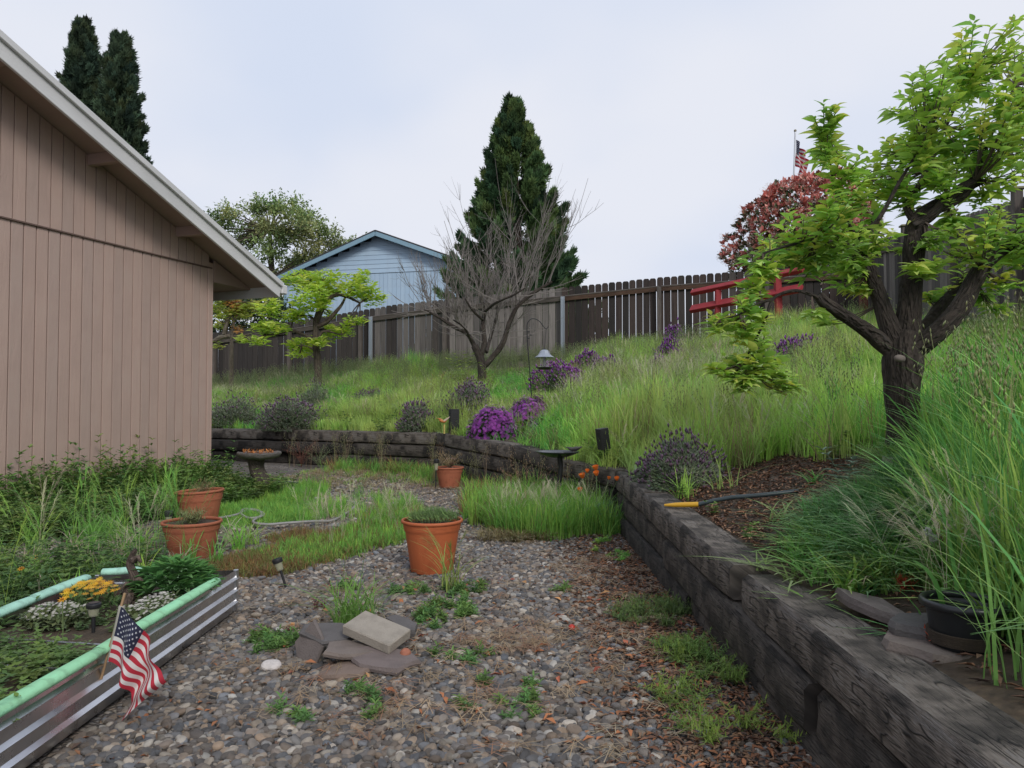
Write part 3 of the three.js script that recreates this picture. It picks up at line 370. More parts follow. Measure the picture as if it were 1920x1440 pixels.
// broadleaf tree of loose clumps: clumps [x, y, z, rx, ry, rz] in world places
function looseTree(name, label, base, trunkPts, radii, clumps, cols, leaf, dens, seed, bark, grp) {
  const R = rng(seed), t = thing(name, label, name.includes('bush') || name.includes('shrub') ? 'shrub' : 'tree', base, 0, grp), b = new Buf(), tw = [];
  wpart('trunk', limb(trunkPts, radii, { sides: 9, rough: 0.15, seed }), bark, t);
  for (const [x, y, z, rx, ry, rz] of clumps) {
    const c = V(x, y, z); let best = trunkPts[0]; for (const q of trunkPts) if (q.distanceTo(c) < best.distanceTo(c)) best = q;
    tw.push(limb([best, best.clone().lerp(c, 0.5).add(V(0, -0.1 * ry, 0)), c], [radii[radii.length - 1] * 0.7, 0.01], { sides: 5, n: 4, cap: false }));
    const n = Math.floor(dens * rx * ry * rz * 4 + 12), sprigs = Math.ceil(n / 9), tone = vary(R, pick(R, cols), 0.18, 0.08);
    for (let k = 0; k < sprigs; k++) { const q = ball(R); q.multiplyScalar(0.35 + 0.65 * R() / Math.max(0.4, q.length())); const p = V(x + q.x * rx, y + q.y * ry, z + q.z * rz), d = V(q.x, q.y * 0.6 + 0.35, q.z).add(ball(R).multiplyScalar(0.6)).normalize(); for (let j = 0; j < 9; j++) { const pp = p.clone().addScaledVector(d, (j / 9 - 0.5) * leaf * 3.4).add(ball(R).multiplyScalar(leaf * 0.9)); b.put(leafS, pp, d.clone().multiplyScalar(0.5).add(ball(R)), V(0, 1, 0).add(ball(R).multiplyScalar(0.8)), leaf * (0.7 + 0.6 * R()), vary(R, tone, 0.22, 0.1)); } }
  }
  wpart('branches', plain(tw), bark, t).userData.kind = 'stuff';
  wpart('crown', b.geo(), leafMat(0.6, 0.3), t).userData.kind = 'stuff';
  return t;
}
{ // big tree behind the two houses
  const R = rng(61), Z = 44, cl = [], out = [[400, 410], [430, 390], [480, 380], [520, 372], [548, 376], [570, 400], [600, 420], [625, 440], [640, 455], [470, 430], [420, 440], [390, 420], [540, 430], [580, 450], [500, 460], [450, 480], [550, 480], [600, 470], [420, 500], [480, 510], [530, 500], [400, 470], [380, 440], [560, 410], [505, 410], [430, 540], [490, 545], [460, 560], [520, 555]];
  for (const [x, y] of out) { const c = P(x, y + 14, Z + 3 * (R() - 0.5)); cl.push([c.x, c.y, c.z, 1.15, 0.85, 1.15]); for (let k = 0; k < 2; k++) cl.push([c.x + 2 * (R() - 0.5), c.y + 1.2 * (R() - 0.6), c.z + 4 * (R() - 0.5), 0.6 + 0.4 * R(), 0.5, 0.6]); }
  const b = P(510, 600, Z); b.y = 1.4; const mid = P(510, 520, Z), up = P(505, 430, Z);
  looseTree('broadleaf_tree', 'large airy light green tree behind the pale blue house', b, [b.clone(), mid, up], [0.35, 0.25, 0.1], cl, [[0.22, 0.31, 0.11], [0.28, 0.37, 0.125], [0.34, 0.38, 0.16], [0.19, 0.27, 0.1]], 0.17, 150, 611, barkM([0.14, 0.12, 0.1]));
  // dark hedge seen under the eave
  const R2 = rng(62), h = []; for (let k = 0; k < 16; k++) { const c = P(395 + k * 10, 560 + 10 * R2(), 27); h.push([c.x, c.y - 0.3, c.z, 0.7, 0.6, 0.7], [c.x, c.y - 1.1, c.z, 0.8, 0.7, 0.7]); } const hb = P(460, 600, 27); hb.y = 1.4;
  looseTree('hedge_shrub', 'dark green hedge between the two houses', hb, [hb.clone(), hb.clone().setY(3.4)], [0.12, 0.06], h, [[0.03, 0.06, 0.022], [0.04, 0.075, 0.027]], 0.14, 70, 622, barkM([0.1, 0.08, 0.06]));
}
{ // red-tipped shrub with cream flowers behind the fence corner
  const Z = 16.2, R = rng(71), c0 = P(1512, 440, Z), base = P(1508, 560, Z); base.y = 2.3; const t = thing('red_shrub', 'rounded shrub with red young leaves and cream flowers behind the fence', 'shrub', base), lf = new Buf(), fl = new Buf();
  wpart('trunk', limb([base.clone(), base.clone().lerp(c0, 0.6)], [0.09, 0.05], { sides: 7 }), barkM([0.1, 0.075, 0.06]), t);
  const petal = leafT(0.9, 0, 0, 1);
  for (let k = 0; k < 2600; k++) {
    const q = ball(R); q.normalize(); const lump = 0.55 + 0.8 * fbm(q.x * 2.5 + 9, q.y * 2.5 + q.z * 2.5 + 9, 72, 3), inn = R() < 0.35 ? 0.5 + 0.5 * R() : 1, p = V(c0.x + q.x * 1.5 * lump * inn, c0.y - 0.3 + q.y * 1.6 * lump * inn, c0.z + q.z * 1.25 * lump * inn);
    const red = q.y > -0.3 && R() < 0.42 + 0.35 * q.y, d = q.clone().add(V(0, 0.8, 0)).add(ball(R).multiplyScalar(0.4)).normalize();
    for (let j = 0; j < 7; j++) lf.put(leafD, p.clone().add(ball(R).multiplyScalar(0.05)), d.clone().multiplyScalar(0.8).add(ball(R)), d, 0.1 + 0.05 * R(), vary(R, red ? pick(R, [[0.6, 0.19, 0.16], [0.52, 0.16, 0.135], [0.66, 0.32, 0.26]]) : pick(R, [[0.09, 0.13, 0.05], [0.2, 0.09, 0.06], [0.07, 0.1, 0.045]]), 0.25, 0.06));
    if (R() < (q.y > 0.45 ? 0.3 : 0.65)) { const f = p.clone().addScaledVector(q, 0.12); for (let j = 0; j < 14; j++) fl.put(petal, f.clone().add(ball(R).multiplyScalar(0.075)), ball(R).add(V(0, 0.4, 0)), ball(R), 0.042, vary(R, [0.78, 0.64, 0.55], 0.15, 0.04)); }
  }
  wpart('crown', lf.geo(), leafMat(0.5, 0.2), t).userData.kind = 'stuff'; wpart('blossom', fl.geo(), leafMat(0.7, 0.3), t).userData.kind = 'stuff';
}
// dense leaf clusters on short spurs, used on the small fruit trees; pts: photograph column, row, half width, half height, depth
function spurLeaves(b, R, c, rx, ry, rz, n, leaf, cols, T, droop = 0.3) {
  for (let k = 0; k < n; k++) {
    const q = ball(R), p = V(c.x + q.x * rx, c.y + q.y * ry, c.z + q.z * rz), tone = vary(R, pick(R, cols), 0.15, 0.08), m = 5 + Math.floor(R() * 3), a0 = R() * 6.28;
    for (let j = 0; j < m; j++) { const a = a0 + j * 2.4, lift = 0.15 + 0.7 * R(), d = V(Math.cos(a), lift - droop * R(), Math.sin(a)); b.put(T, p.clone().addScaledVector(d, leaf * 0.15).add(V(0, (j / m - 0.5) * leaf * 0.7, 0)), d, V(0, 1, 0).add(ball(R).multiplyScalar(0.75)), leaf * (0.6 + 0.7 * R()), vary(R, tone, 0.16, 0.08)); }
  }
}
function fruitTree(name, label, base, limbs, clumps, cols, leaf, per, seed, bark) {
  const R = rng(seed), t = thing(name, label, 'tree', base), b = new Buf(), tw = [], pts = [];
  limbs.forEach(([l, r], k) => { l.forEach((p) => pts.push(p)); wpart(k ? 'limb' : 'trunk', limb(l, r, { sides: 10, rough: 0.22, step: 0.06, seed: seed + k }), bark, t); });
  for (const [c, rx, ry, n, cc] of clumps) {
    let best = pts[0]; for (const q of pts) if (q.distanceTo(c) < best.distanceTo(c)) best = q;
    for (let k = 0; k < 3; k++) { const e = V(c.x + rx * (R() - 0.5) * 1.5, c.y + ry * (R() - 0.3), c.z + rx * (R() - 0.5)); tw.push(limb([best, best.clone().lerp(e, 0.55).add(V(0, -0.04 + 0.1 * R(), 0)), e], [0.016, 0.011, 0.005], { sides: 5, n: 5, cap: false })); }
    spurLeaves(b, R, c, rx, ry, rx * 0.8, Math.ceil(n * per), leaf, cc || cols, leafA);
  }
  wpart('branches', plain(tw), bark, t).userData.kind = 'stuff';
  wpart('foliage', b.geo(), leafMat(0.4, 0.55), t).userData.kind = 'stuff';
  return t;
}
{
  const lime = [[0.54, 0.7, 0.1], [0.6, 0.74, 0.1], [0.44, 0.62, 0.09], [0.66, 0.74, 0.15]], Z = 14.6, m = (px) => px * Z / F;
  const L = (...r) => r.map(([x, y, z = 0]) => P(x, y, Z + z));
  const base = P(596, 722, Z); base.y = highY(base.x, Z) - 0.05;
  const cl = [[572, 530, 45, 22], [605, 533, 44, 26], [585, 560, 36, 24], [617, 552, 22, 14], [672, 533, 28, 24], [694, 558, 26, 18], [660, 545, 20, 14], [547, 593, 17, 11], [565, 596, 20, 11], [572, 648, 36, 18], [598, 640, 14, 9], [622, 624, 22, 17], [650, 622, 20, 8], [668, 602, 18, 9], [503, 580, 24, 18], [493, 615, 28, 15], [522, 613, 20, 11], [465, 638, 20, 9], [486, 641, 14, 8], [617, 590, 12, 7], [560, 665, 16, 6]].map(([x, y, a, h]) => [P(x, y, Z + ((x * 7) % 9 - 4) * 0.1), m(a), m(h), a * h / 90]);
  fruitTree('lime_leaved_tree', 'small gnarled tree with bright lime leaves in flat tiers before the fence', base, [[[base.clone().add(V(0, -0.2, 0)), ...L([596, 680], [592, 640], [593, 600], [600, 575])], [0.1, 0.075, 0.07, 0.06, 0.05]], [L([594, 605], [603, 580], [612, 565], [630, 552], [650, 556], [675, 568]), [0.055, 0.05, 0.045, 0.04, 0.03, 0.02]], [L([596, 612], [610, 605], [625, 590], [640, 572], [648, 556]), [0.05, 0.045, 0.04, 0.03, 0.02]], [L([592, 640], [570, 628], [545, 620], [520, 626], [495, 630], [470, 640]), [0.04, 0.03, 0.028, 0.022, 0.018, 0.01]], [L([594, 650], [605, 622], [640, 628]), [0.03, 0.024, 0.012]], [L([600, 578], [590, 550], [578, 528]), [0.035, 0.02, 0.01]], [L([594, 660], [580, 650], [565, 648]), [0.03, 0.02, 0.01]]], cl, lime, 0.125, 8, 801, barkM([0.11, 0.09, 0.075]));
  const Z2 = 15.4, b2 = P(434, 700, Z2); b2.y = highY(b2.x, Z2) - 0.1; const M = (...r) => r.map(([x, y]) => P(x, y, Z2)), yel = [[0.5, 0.55, 0.1], [0.44, 0.54, 0.1], [0.56, 0.56, 0.14]], org = [[0.6, 0.32, 0.1], [0.52, 0.28, 0.1]];
  const c2 = [[412, 575, 20, 24], [425, 555, 20, 14], [438, 570, 16, 16, org], [455, 578, 22, 14], [478, 572, 20, 10], [425, 592, 22, 12], [462, 590, 16, 12], [410, 610, 12, 8], [412, 648, 10, 6], [446, 618, 9, 7, org], [437, 588, 12, 10, org]].map(([x, y, a, h, cc]) => [P(x, y, Z2), a * Z2 / F, h * Z2 / F, a * h / 80, cc]);
  fruitTree('young_tree', 'small tree with yellow and rusty new leaves beside the tan house corner', b2, [[[b2.clone(), ...M([434, 660], [434, 630], [438, 600], [430, 570])], [0.06, 0.05, 0.045, 0.03, 0.015]], [M([433, 630], [415, 632], [400, 640], [385, 642]), [0.05, 0.05, 0.045, 0.04]], [M([420, 628], [424, 610], [428, 596]), [0.05, 0.045, 0.04]], [M([434, 632], [460, 628], [485, 622]), [0.03, 0.02, 0.01]]], c2, yel, 0.1, 8, 802, barkM([0.16, 0.14, 0.12]));
}
{ // bare fruit tree: heavy low limbs, a thicket of upright shoots
  const Z = 13, R = rng(91), base = P(905, 705, Z); base.y = highY(base.x, Z) - 0.05; const t = thing('bare_tree', 'leafless tree with a thicket of thin upright twigs', 'tree', base), bk = barkM([0.06, 0.05, 0.045]), twM = mat([0.2, 0.175, 0.16], 0.9);
  const L = (...r) => r.map(([x, y, z = 0]) => P(x, y, Z + z)), limbs = [[[base.clone().add(V(0, -0.2, 0)), ...L([903, 690], [900, 670], [890, 648])], [0.12, 0.1, 0.085, 0.075]], [L([890, 650], [878, 628], [850, 612], [825, 596], [795, 580]), [0.07, 0.06, 0.05, 0.04, 0.025]], [L([902, 672], [908, 640], [905, 610, 0.1], [908, 580, 0.15], [900, 555, 0.2]), [0.07, 0.07, 0.065, 0.05, 0.03]], [L([905, 690], [922, 672], [942, 645], [955, 605], [970, 575], [1000, 550], [1035, 528]), [0.085, 0.08, 0.07, 0.065, 0.055, 0.045, 0.03]], [L([912, 660], [922, 625, 0.4], [932, 590, 0.5], [935, 560, 0.6]), [0.05, 0.045, 0.04, 0.025]], [L([888, 645], [868, 612, -0.3], [850, 600, -0.4]), [0.04, 0.03, 0.02]], [L([905, 600], [885, 580, -0.3], [872, 560, -0.4]), [0.04, 0.03, 0.02]], [L([908, 585], [930, 568, -0.3], [965, 552, -0.5], [985, 540, -0.5]), [0.04, 0.035, 0.03, 0.02]]];
  limbs.forEach(([l, r], k) => wpart(k ? 'limb' : 'trunk', limb(l, r.map((q) => q * (k ? 0.66 : 0.85)), { sides: 10, rough: 0.3, step: 0.05, seed: 920 + k }), bk, t));
  const geos = [], shoot = (p, d, len, r, depth) => {
    const side = ball(R).multiplyScalar(len * 0.16), pts = [p]; for (let k = 1; k <= 4; k++) pts.push(p.clone().addScaledVector(d, len * k / 4).add(side.clone().multiplyScalar((k / 4) ** 2)).add(V(0, len * 0.22 * (k / 4) ** 2, 0)).add(ball(R).multiplyScalar(len * 0.025)));
    geos.push(limb(pts, [r, r * 0.75, r * 0.4], { sides: 4, n: 7, cap: false }));
    if (depth > 0) for (let k = 0, n = 2 + Math.floor(R() * 4); k < n; k++) { const q = pts[1 + Math.floor(R() * 3)]; shoot(q.clone(), d.clone().add(ball(R).multiplyScalar(0.85)).normalize(), len * (0.25 + 0.35 * R()), r * 0.62, depth - 1); }
  };
  limbs.slice(1).forEach(([l], k) => { const c = new THREE.CatmullRomCurve3(l), n = [22, 15, 27, 12, 5, 10, 13][k]; for (let j = 0; j < n; j++) { const u = 0.25 + 0.75 * R(), p = c.getPointAt(u), out = clamp((p.x - base.x) * 0.3, -0.6, 0.6); const d = V(out + 0.7 * (R() - 0.5), 0.65 + 0.5 * R(), 0.9 * (R() - 0.5)).normalize(); shoot(p, d, 0.45 + 1.15 * R() * R() + (R() < 0.25 ? 0.6 : 0), 0.005 + 0.004 * R(), 2); } });
  for (let j = 0; j < 26; j++) { const c = new THREE.CatmullRomCurve3(pick(R, limbs.slice(1))[0]), p = c.getPointAt(0.2 + 0.7 * R()); shoot(p, V((p.x - base.x) * 0.5 + R() - 0.5, -0.05 + 0.2 * R(), 0.6 * (R() - 0.5)).normalize(), 0.5 + 0.5 * R(), 0.008, 1); }
  wpart('twig_thicket', plain(geos), twM, t).userData.kind = 'stuff';
}
{ // old gnarled tree on the bank
  const Z = 4.2, R = rng(101), base = P(1692, 858, Z); base.y = highY(base.x, Z); const t = thing('gnarled_tree', 'old gnarled tree with a thick dark trunk and fresh green leaves', 'tree', base), bk = barkM([0.05, 0.041, 0.036], 0.03);
  const L = (...r) => r.map(([x, y, z = 0]) => P(x, y, Z + z)), px = (w) => w * 0.79 * Z / F / 2;
  const limbs = [
    [[base.clone().add(V(0, -0.25, 0)), base.clone(), ...L([1692, 800], [1690, 740], [1692, 690], [1694, 650], [1698, 622])], [px(100), px(86), px(74), px(72), px(84), px(96), px(70)]],
    [L([1688, 668], [1655, 642], [1622, 618, -0.05], [1590, 596, -0.1], [1562, 578, -0.15], [1545, 566, -0.15], [1534, 553, -0.15]), [px(46), px(42), px(36), px(32), px(30), px(32), px(24)]],
    [L([1684, 655], [1668, 615], [1655, 575, 0.05], [1642, 535, 0.1], [1630, 500, 0.12], [1622, 470, 0.15], [1600, 440, 0.1]), [px(50), px(46), px(40), px(36), px(32), px(26), px(14)]],
    [L([1700, 650], [1704, 600], [1708, 550], [1712, 500], [1716, 450], [1722, 412], [1745, 392], [1775, 378], [1800, 362], [1818, 345], [1834, 338]), [px(66), px(58), px(52), px(48), px(46), px(50), px(46), px(38), px(36), px(36), px(26)]],
    [L([1712, 425, -0.03], [1745, 405, -0.06], [1775, 372, -0.08], [1800, 352, -0.08], [1828, 340, -0.06]), [px(26), px(24), px(20), px(20), px(12)]],
    [L([1705, 660], [1745, 632, -0.08], [1775, 605, -0.12], [1805, 570, -0.12], [1828, 525, -0.1], [1850, 490, -0.08], [1885, 462, -0.05], [1930, 440, 0], [1990, 420, 0]), [px(56), px(48), px(44), px(40), px(36), px(32), px(30), px(26), px(16)]],
    [L([1708, 640, 0.1], [1740, 610, 0.14], [1765, 575, 0.2], [1790, 545, 0.25], [1825, 500, 0.3], [1860, 470, 0.35]), [px(44), px(38), px(30), px(26), px(22), px(14)]],
    [L([1716, 420], [1700, 385], [1722, 350], [1745, 300, 0.05], [1765, 255, 0.1], [1790, 200, 0.1], [1820, 130, 0.1]), [px(20), px(15), px(13), px(12), px(10), px(8), px(5)]],
    [L([1826, 342], [1840, 300, 0.05], [1855, 260, 0.1], [1880, 210, 0.1], [1905, 160, 0.15]), [px(18), px(11), px(9), px(8), px(5)]],
    [L([1605, 445], [1640, 420, -0.1], [1690, 335, -0.15], [1730, 270, -0.2]), [px(14), px(10), px(8), px(5)]],
    [L([1605, 445], [1580, 400, -0.1], [1565, 350, -0.15], [1555, 300, -0.2], [1545, 240, -0.2]), [px(13), px(9), px(7), px(6), px(4)]],
    [L([1625, 480], [1580, 455, -0.1], [1530, 450, -0.2], [1480, 460, -0.25], [1430, 475, -0.3]), [px(16), px(11), px(9), px(7), px(4)]],
    [L([1540, 560, -0.15], [1490, 545, -0.25], [1450, 560, -0.3], [1435, 600, -0.35], [1415, 640, -0.35], [1395, 680, -0.35]), [px(12), px(8), px(7), px(6), px(5), px(3)]],
    [L([1450, 560, -0.3], [1420, 570, -0.35], [1385, 590, -0.4], [1350, 600, -0.4]), [px(7), px(6), px(4), px(3)]]];
  limbs.forEach(([l, r], k) => wpart(k ? 'limb' : 'trunk', limb(l, r, { sides: k < 7 ? 18 : 8, rough: k < 7 ? 0.2 : 0.12, step: 0.022, seed: 1010 + k }), bk, t));
  const kn = part('knot', new THREE.SphereGeometry(1, 14, 10), mat([0.2, 0.165, 0.145], 0.9, { map: mottle }), t); const kp = P(1687, 672, Z - 0.135); kn.position.copy(kp.sub(base)); kn.scale.set(0.032, 0.021, 0.022); kn.rotation.z = -0.15; kn.userData.label = 'pale healed knot on the trunk';
  const cl = [[1545, 222, 26], [1552, 258, 24], [1562, 292, 28], [1592, 312, 30], [1620, 335, 36], [1660, 350, 40], [1600, 365, 36], [1570, 392, 34], [1535, 420, 40], [1492, 420, 32], [1452, 440, 32], [1422, 468, 32], [1470, 470, 34], [1520, 470, 40], [1580, 440, 40], [1630, 412, 40], [1655, 445, 30], [1600, 490, 36], [1550, 505, 36], [1500, 500, 32], [1585, 528, 26], [1650, 300, 40], [1690, 290, 44], [1720, 255, 44], [1750, 215, 54], [1800, 235, 54], [1860, 222, 54], [1905, 262, 46], [1780, 285, 46], [1842, 292, 40], [1890, 330, 44], [1735, 328, 40], [1690, 335, 36], [1770, 330, 26], [1762, 440, 30], [1802, 462, 34], [1850, 432, 42], [1902, 418, 44], [1880, 480, 40], [1835, 505, 28], [1905, 520, 24], [1760, 492, 20], [1778, 540, 14], [1850, 552, 20], [1870, 575, 16], [1790, 420, 24], [1760, 150, 50], [1830, 150, 54], [1895, 170, 54], [1810, 90, 46], [1880, 90, 50], [1950, 200, 60], [1950, 320, 56], [1960, 430, 56], [1930, 100, 50], [1700, 200, 34], [1408, 528, 22], [1436, 508, 20], [1400, 560, 18], [1345, 598, 17], [1372, 606, 17], [1402, 612, 18], [1425, 585, 12], [1368, 668, 22], [1384, 694, 24], [1420, 665, 22], [1450, 682, 24], [1472, 694, 20], [1345, 690, 16], [1395, 722, 20], [1480, 722, 16], [1425, 640, 18], [1530, 590, 10], [1545, 605, 10], [1722, 500, 10], [1700, 465, 9], [1735, 555, 8]];
  const cols = [[0.42, 0.64, 0.1], [0.5, 0.69, 0.11], [0.3, 0.52, 0.09], [0.62, 0.7, 0.14], [0.38, 0.57, 0.12]], rest = new Buf(), tw = [], all = [], pts = []; limbs.forEach(([l]) => new THREE.CatmullRomCurve3(l).getPoints(14).forEach((p) => pts.push(p)));
  const tA = [leafT(0.44, 0.09, 0.34, 4), leafT(0.4, 0.12, 0.55, 4), leafT(0.5, 0.06, 0.2, 4)];
  for (const [x, y, r] of cl) {
    const hang = y > 500 && x < 1500, zz = Z + (hang ? -0.35 : 0) + (R() - 0.5) * (hang ? 0.2 : 0.9), c = P(x, y, zz), rr = r * zz / F; let best = pts[0]; for (const q of pts) if (q.distanceTo(c) < best.distanceTo(c)) best = q;
    const n = Math.max(3, Math.round(r / 3.4));
    for (let k = 0; k < n; k++) {
      const q = ball(R), e = V(c.x + q.x * rr * 1.12, c.y + q.y * rr * 0.95, c.z + q.z * rr * 1.3), bend = best.clone().lerp(e, 0.6).add(V(0, -0.02 - 0.03 * R(), 0)), tw3 = [best, bend, e]; tw.push(limb(tw3, [0.0045, 0.0035, 0.002], { sides: 4, n: 5, cap: false }));
      const dir = e.clone().sub(bend).normalize().add(V(0, 0.35, 0)).normalize(), m = 9 + Math.floor(R() * 6), tone = vary(R, pick(R, cols), 0.16, 0.1), a0 = R() * 6.28;
      for (let j = 0; j < m; j++) { const s = j / m, p = e.clone().addScaledVector(dir, (s - 0.85) * Math.min(0.2, rr * 2.2)), a = a0 + j * 2.39, side = V(Math.cos(a), -0.05 + 0.5 * R(), Math.sin(a)).addScaledVector(dir, 0.15 + 0.5 * s).normalize(); all.push([p, side, V(0, 1, 0).add(ball(R).multiplyScalar(0.7)), (0.036 + 0.068 * R()) * (j > m - 3 ? 0.6 : 1), vary(R, tone, 0.15, 0.09), Math.floor(R() * 3)]); }
    }
  }
  // the largest leaves that show are parts of their own
  const near = all.map((l, i) => [l[3] / -l[0].z, i]).filter(([, i]) => { const p = all[i][0]; return p.x / -p.z < 0.68 && p.y / -p.z < 0.44; }).sort((a, b) => b[0] - a[0]).slice(0, 300).map((a) => a[1]), chosen = new Set(near), solid = tA.map((T) => { const b = new Buf(); b.put(T, V(0, 0, 0), V(1, 0, 0), V(0, 1, 0), 1, [1, 1, 1]); return b.geo(false); }), lm = cols.map((c) => mat(c, 0.93, { transmission: 0.5, thickness: 0, side: THREE.DoubleSide, specularIntensity: 0.5 })); let li = 0;
  all.forEach((l, i) => { if (!chosen.has(i)) return rest.put(tA[l[5]], l[0], l[1], l[2], l[3], l[4]); const x = l[1].clone().normalize(), z = x.clone().cross(l[2]).normalize(), y = z.clone().cross(x), o = part('leaf', solid[l[5]], lm[li++ % lm.length], t); o.quaternion.setFromRotationMatrix(new THREE.Matrix4().makeBasis(x, y, z)); o.position.copy(l[0]).sub(base); o.scale.setScalar(l[3]); });
  wpart('twig', plain(tw), mat([0.1, 0.075, 0.06], 0.9), t).userData.kind = 'stuff';
  wpart('foliage', rest.geo(), leafMat(0.4, 0.5), t).userData.kind = 'stuff';
}
// ------------------------------------------------------------------ pots
const terraM = mat([0.5, 0.13, 0.045], 0.6, { map: rep(stainT, 2, 1), bumpMap: rep(grit, 4), bumpScale: 0.0008 }), terraOldM = mat([0.42, 0.135, 0.07], 0.82, { map: rep(stainT, 3, 2), bumpMap: rep(grit, 4), bumpScale: 0.001 });
const potSoilM = mat([1, 1, 1], 0.95, { map: rep(soilT, 3), bumpMap: rep(soilB, 3), bumpScale: 0.006 });
const blackM = mat([0.018, 0.018, 0.02], 0.5), blackIronM = mat([0.02, 0.02, 0.022], 0.55, { metalness: 0.3 });
function pot(label, at, R, r, h, m, o = {}) {                 // flared pot with rolled rim and ridged band
  const t = thing('plant_pot', label, 'plant pot', at, o.turn || 0, o.group), b = o.band || 0.24;
  part('body', lathe([[0, 0.004], [r * 0.8, 0], [r, 0.012], [lerp(r, R, 0.72) * 0.965, h * (1 - b)], [lerp(r, R, 0.74), h * (1 - b) + 0.008], [lerp(r, R, 0.76), h * (1 - b) + 0.018], [R * 0.965, h - 0.03], [R * 0.955, h - 0.03], [R * 0.93, h - 0.03], [R * 0.9, h * 0.82], [R * 0.86, h * 0.7], [0, h * 0.7]], 40), m, t);
  part('rim', new THREE.TorusGeometry(R * 0.975, o.rim || 0.009, 10, 40).rotateX(Math.PI / 2).scale(1, 1.25, 1).translate(0, h - 0.018, 0), m, t);
  if (o.soil !== 0) { const s = new THREE.CylinderGeometry(R * 0.9, R * 0.9, 0.03, 30); s.translate(0, h * (o.soil || 0.84), 0); part('soil', s, potSoilM, t); }
  if (o.tilt) t.rotation.z = o.tilt;
  return t;
}
const potA = G(811, 4.78), potB = G(380, 6.15), potC = G(363, 5.0), potD = G(843, 8.55);
pot('large bright orange flower pot holding a low green mat, on open gravel', potA, 0.197, 0.135, 0.35, terraM);
pot('dusty terracotta pot with weeds beside the tan house corner', potB, 0.19, 0.125, 0.3, terraOldM, { band: 0.34, tilt: 0.05 });
pot('ridged terracotta pot behind the leafy clump of the raised bed', potC, 0.192, 0.14, 0.26, terraOldM, { band: 0.3 });
pot('small terracotta pot with dry stalks before the timber wall', potD, 0.165, 0.115, 0.25, terraOldM, { band: 0.3 });
{ const b = P(1808, 1238, 1.98); const h = 0.16; b.y = Math.max(highY(b.x, 1.98), b.y - h); pot('empty black plastic nursery pot among the grass beside flat stones', V(b.x, b.y - 0.02, b.z), 0.1, 0.075, 0.15, mat([0.014, 0.016, 0.018], 0.35), { band: 0.2, soil: 0.3 }); }

// ------------------------------------------------------------------ bird baths, feeder, lamps
{
  const a = G(487, 7.75), stone = mat([0.2, 0.18, 0.165], 0.92, { map: rep(mottle, 4), bumpMap: rep(barkB, 4), bumpScale: 0.012 }), dark = mat([0.11, 0.095, 0.085], 0.95, { map: rep(barkT, 5), bumpMap: rep(barkB, 5), bumpScale: 0.012 });
  const t = thing('bird_bath', 'log-shaped stone bird bath full of orange leaves on the gravel', 'bird bath', a);
  part('pedestal', limb([V(0.06, -0.03, 0), V(0.055, 0.08, 0), V(0.035, 0.18, 0.01), V(-0.02, 0.28, 0), V(-0.035, 0.4, 0)], [0.1, 0.075, 0.072, 0.075, 0.085], { sides: 18, step: 0.02, rough: 0.2, seed: 33 }), dark, t);
  const foot = part('foot', limb([V(-0.1, -0.02, 0.02), V(-0.03, 0.04, 0.02), V(0.04, 0.1, 0.01)], [0.03, 0.045, 0.06], { sides: 10, rough: 0.2 }), dark, t);
  const dish = lathe([[0, 0.4], [0.14, 0.395], [0.2, 0.415], [0.225, 0.45], [0.22, 0.468], [0.195, 0.462], [0.17, 0.448], [0, 0.44]], 36), p = dish.attributes.position; for (let i = 0; i < p.count; i++) { const an = Math.atan2(p.getZ(i), p.getX(i)), k = 1 + 0.07 * (fbm(Math.cos(an) * 2 + 5, Math.sin(an) * 2 + 5, 44, 3) - 0.5); p.setXYZ(i, p.getX(i) * k, p.getY(i) + 0.018 * (fbm(Math.cos(an) * 3 + 9, Math.sin(an) * 3 + 9, 45, 3) - 0.5), p.getZ(i) * k); } dish.computeVertexNormals(); part('dish', dish, stone, t);
  const b = new Buf(), R = rng(46); for (let k = 0; k < 130; k++) { const an = R() * 6.28, r = 0.17 * Math.sqrt(R()); b.put(leafD, V(Math.cos(an) * r, 0.448 + 0.03 * R(), Math.sin(an) * r), ball(R).add(V(0, 0.2, 0)), V(0, 1, 0).add(ball(R).multiplyScalar(0.7)), 0.035, vary(R, [0.42, 0.17, 0.05], 0.25, 0.1)); }
  const o = shade(new THREE.Mesh(b.geo(), leafMat(0.7, 0.2))); o.position.copy(a); o.name = numbered('fallen_leaves'); o.userData.kind = 'stuff'; o.userData.label = 'orange fallen leaves lying in the stone bird bath'; scene.add(o);
}
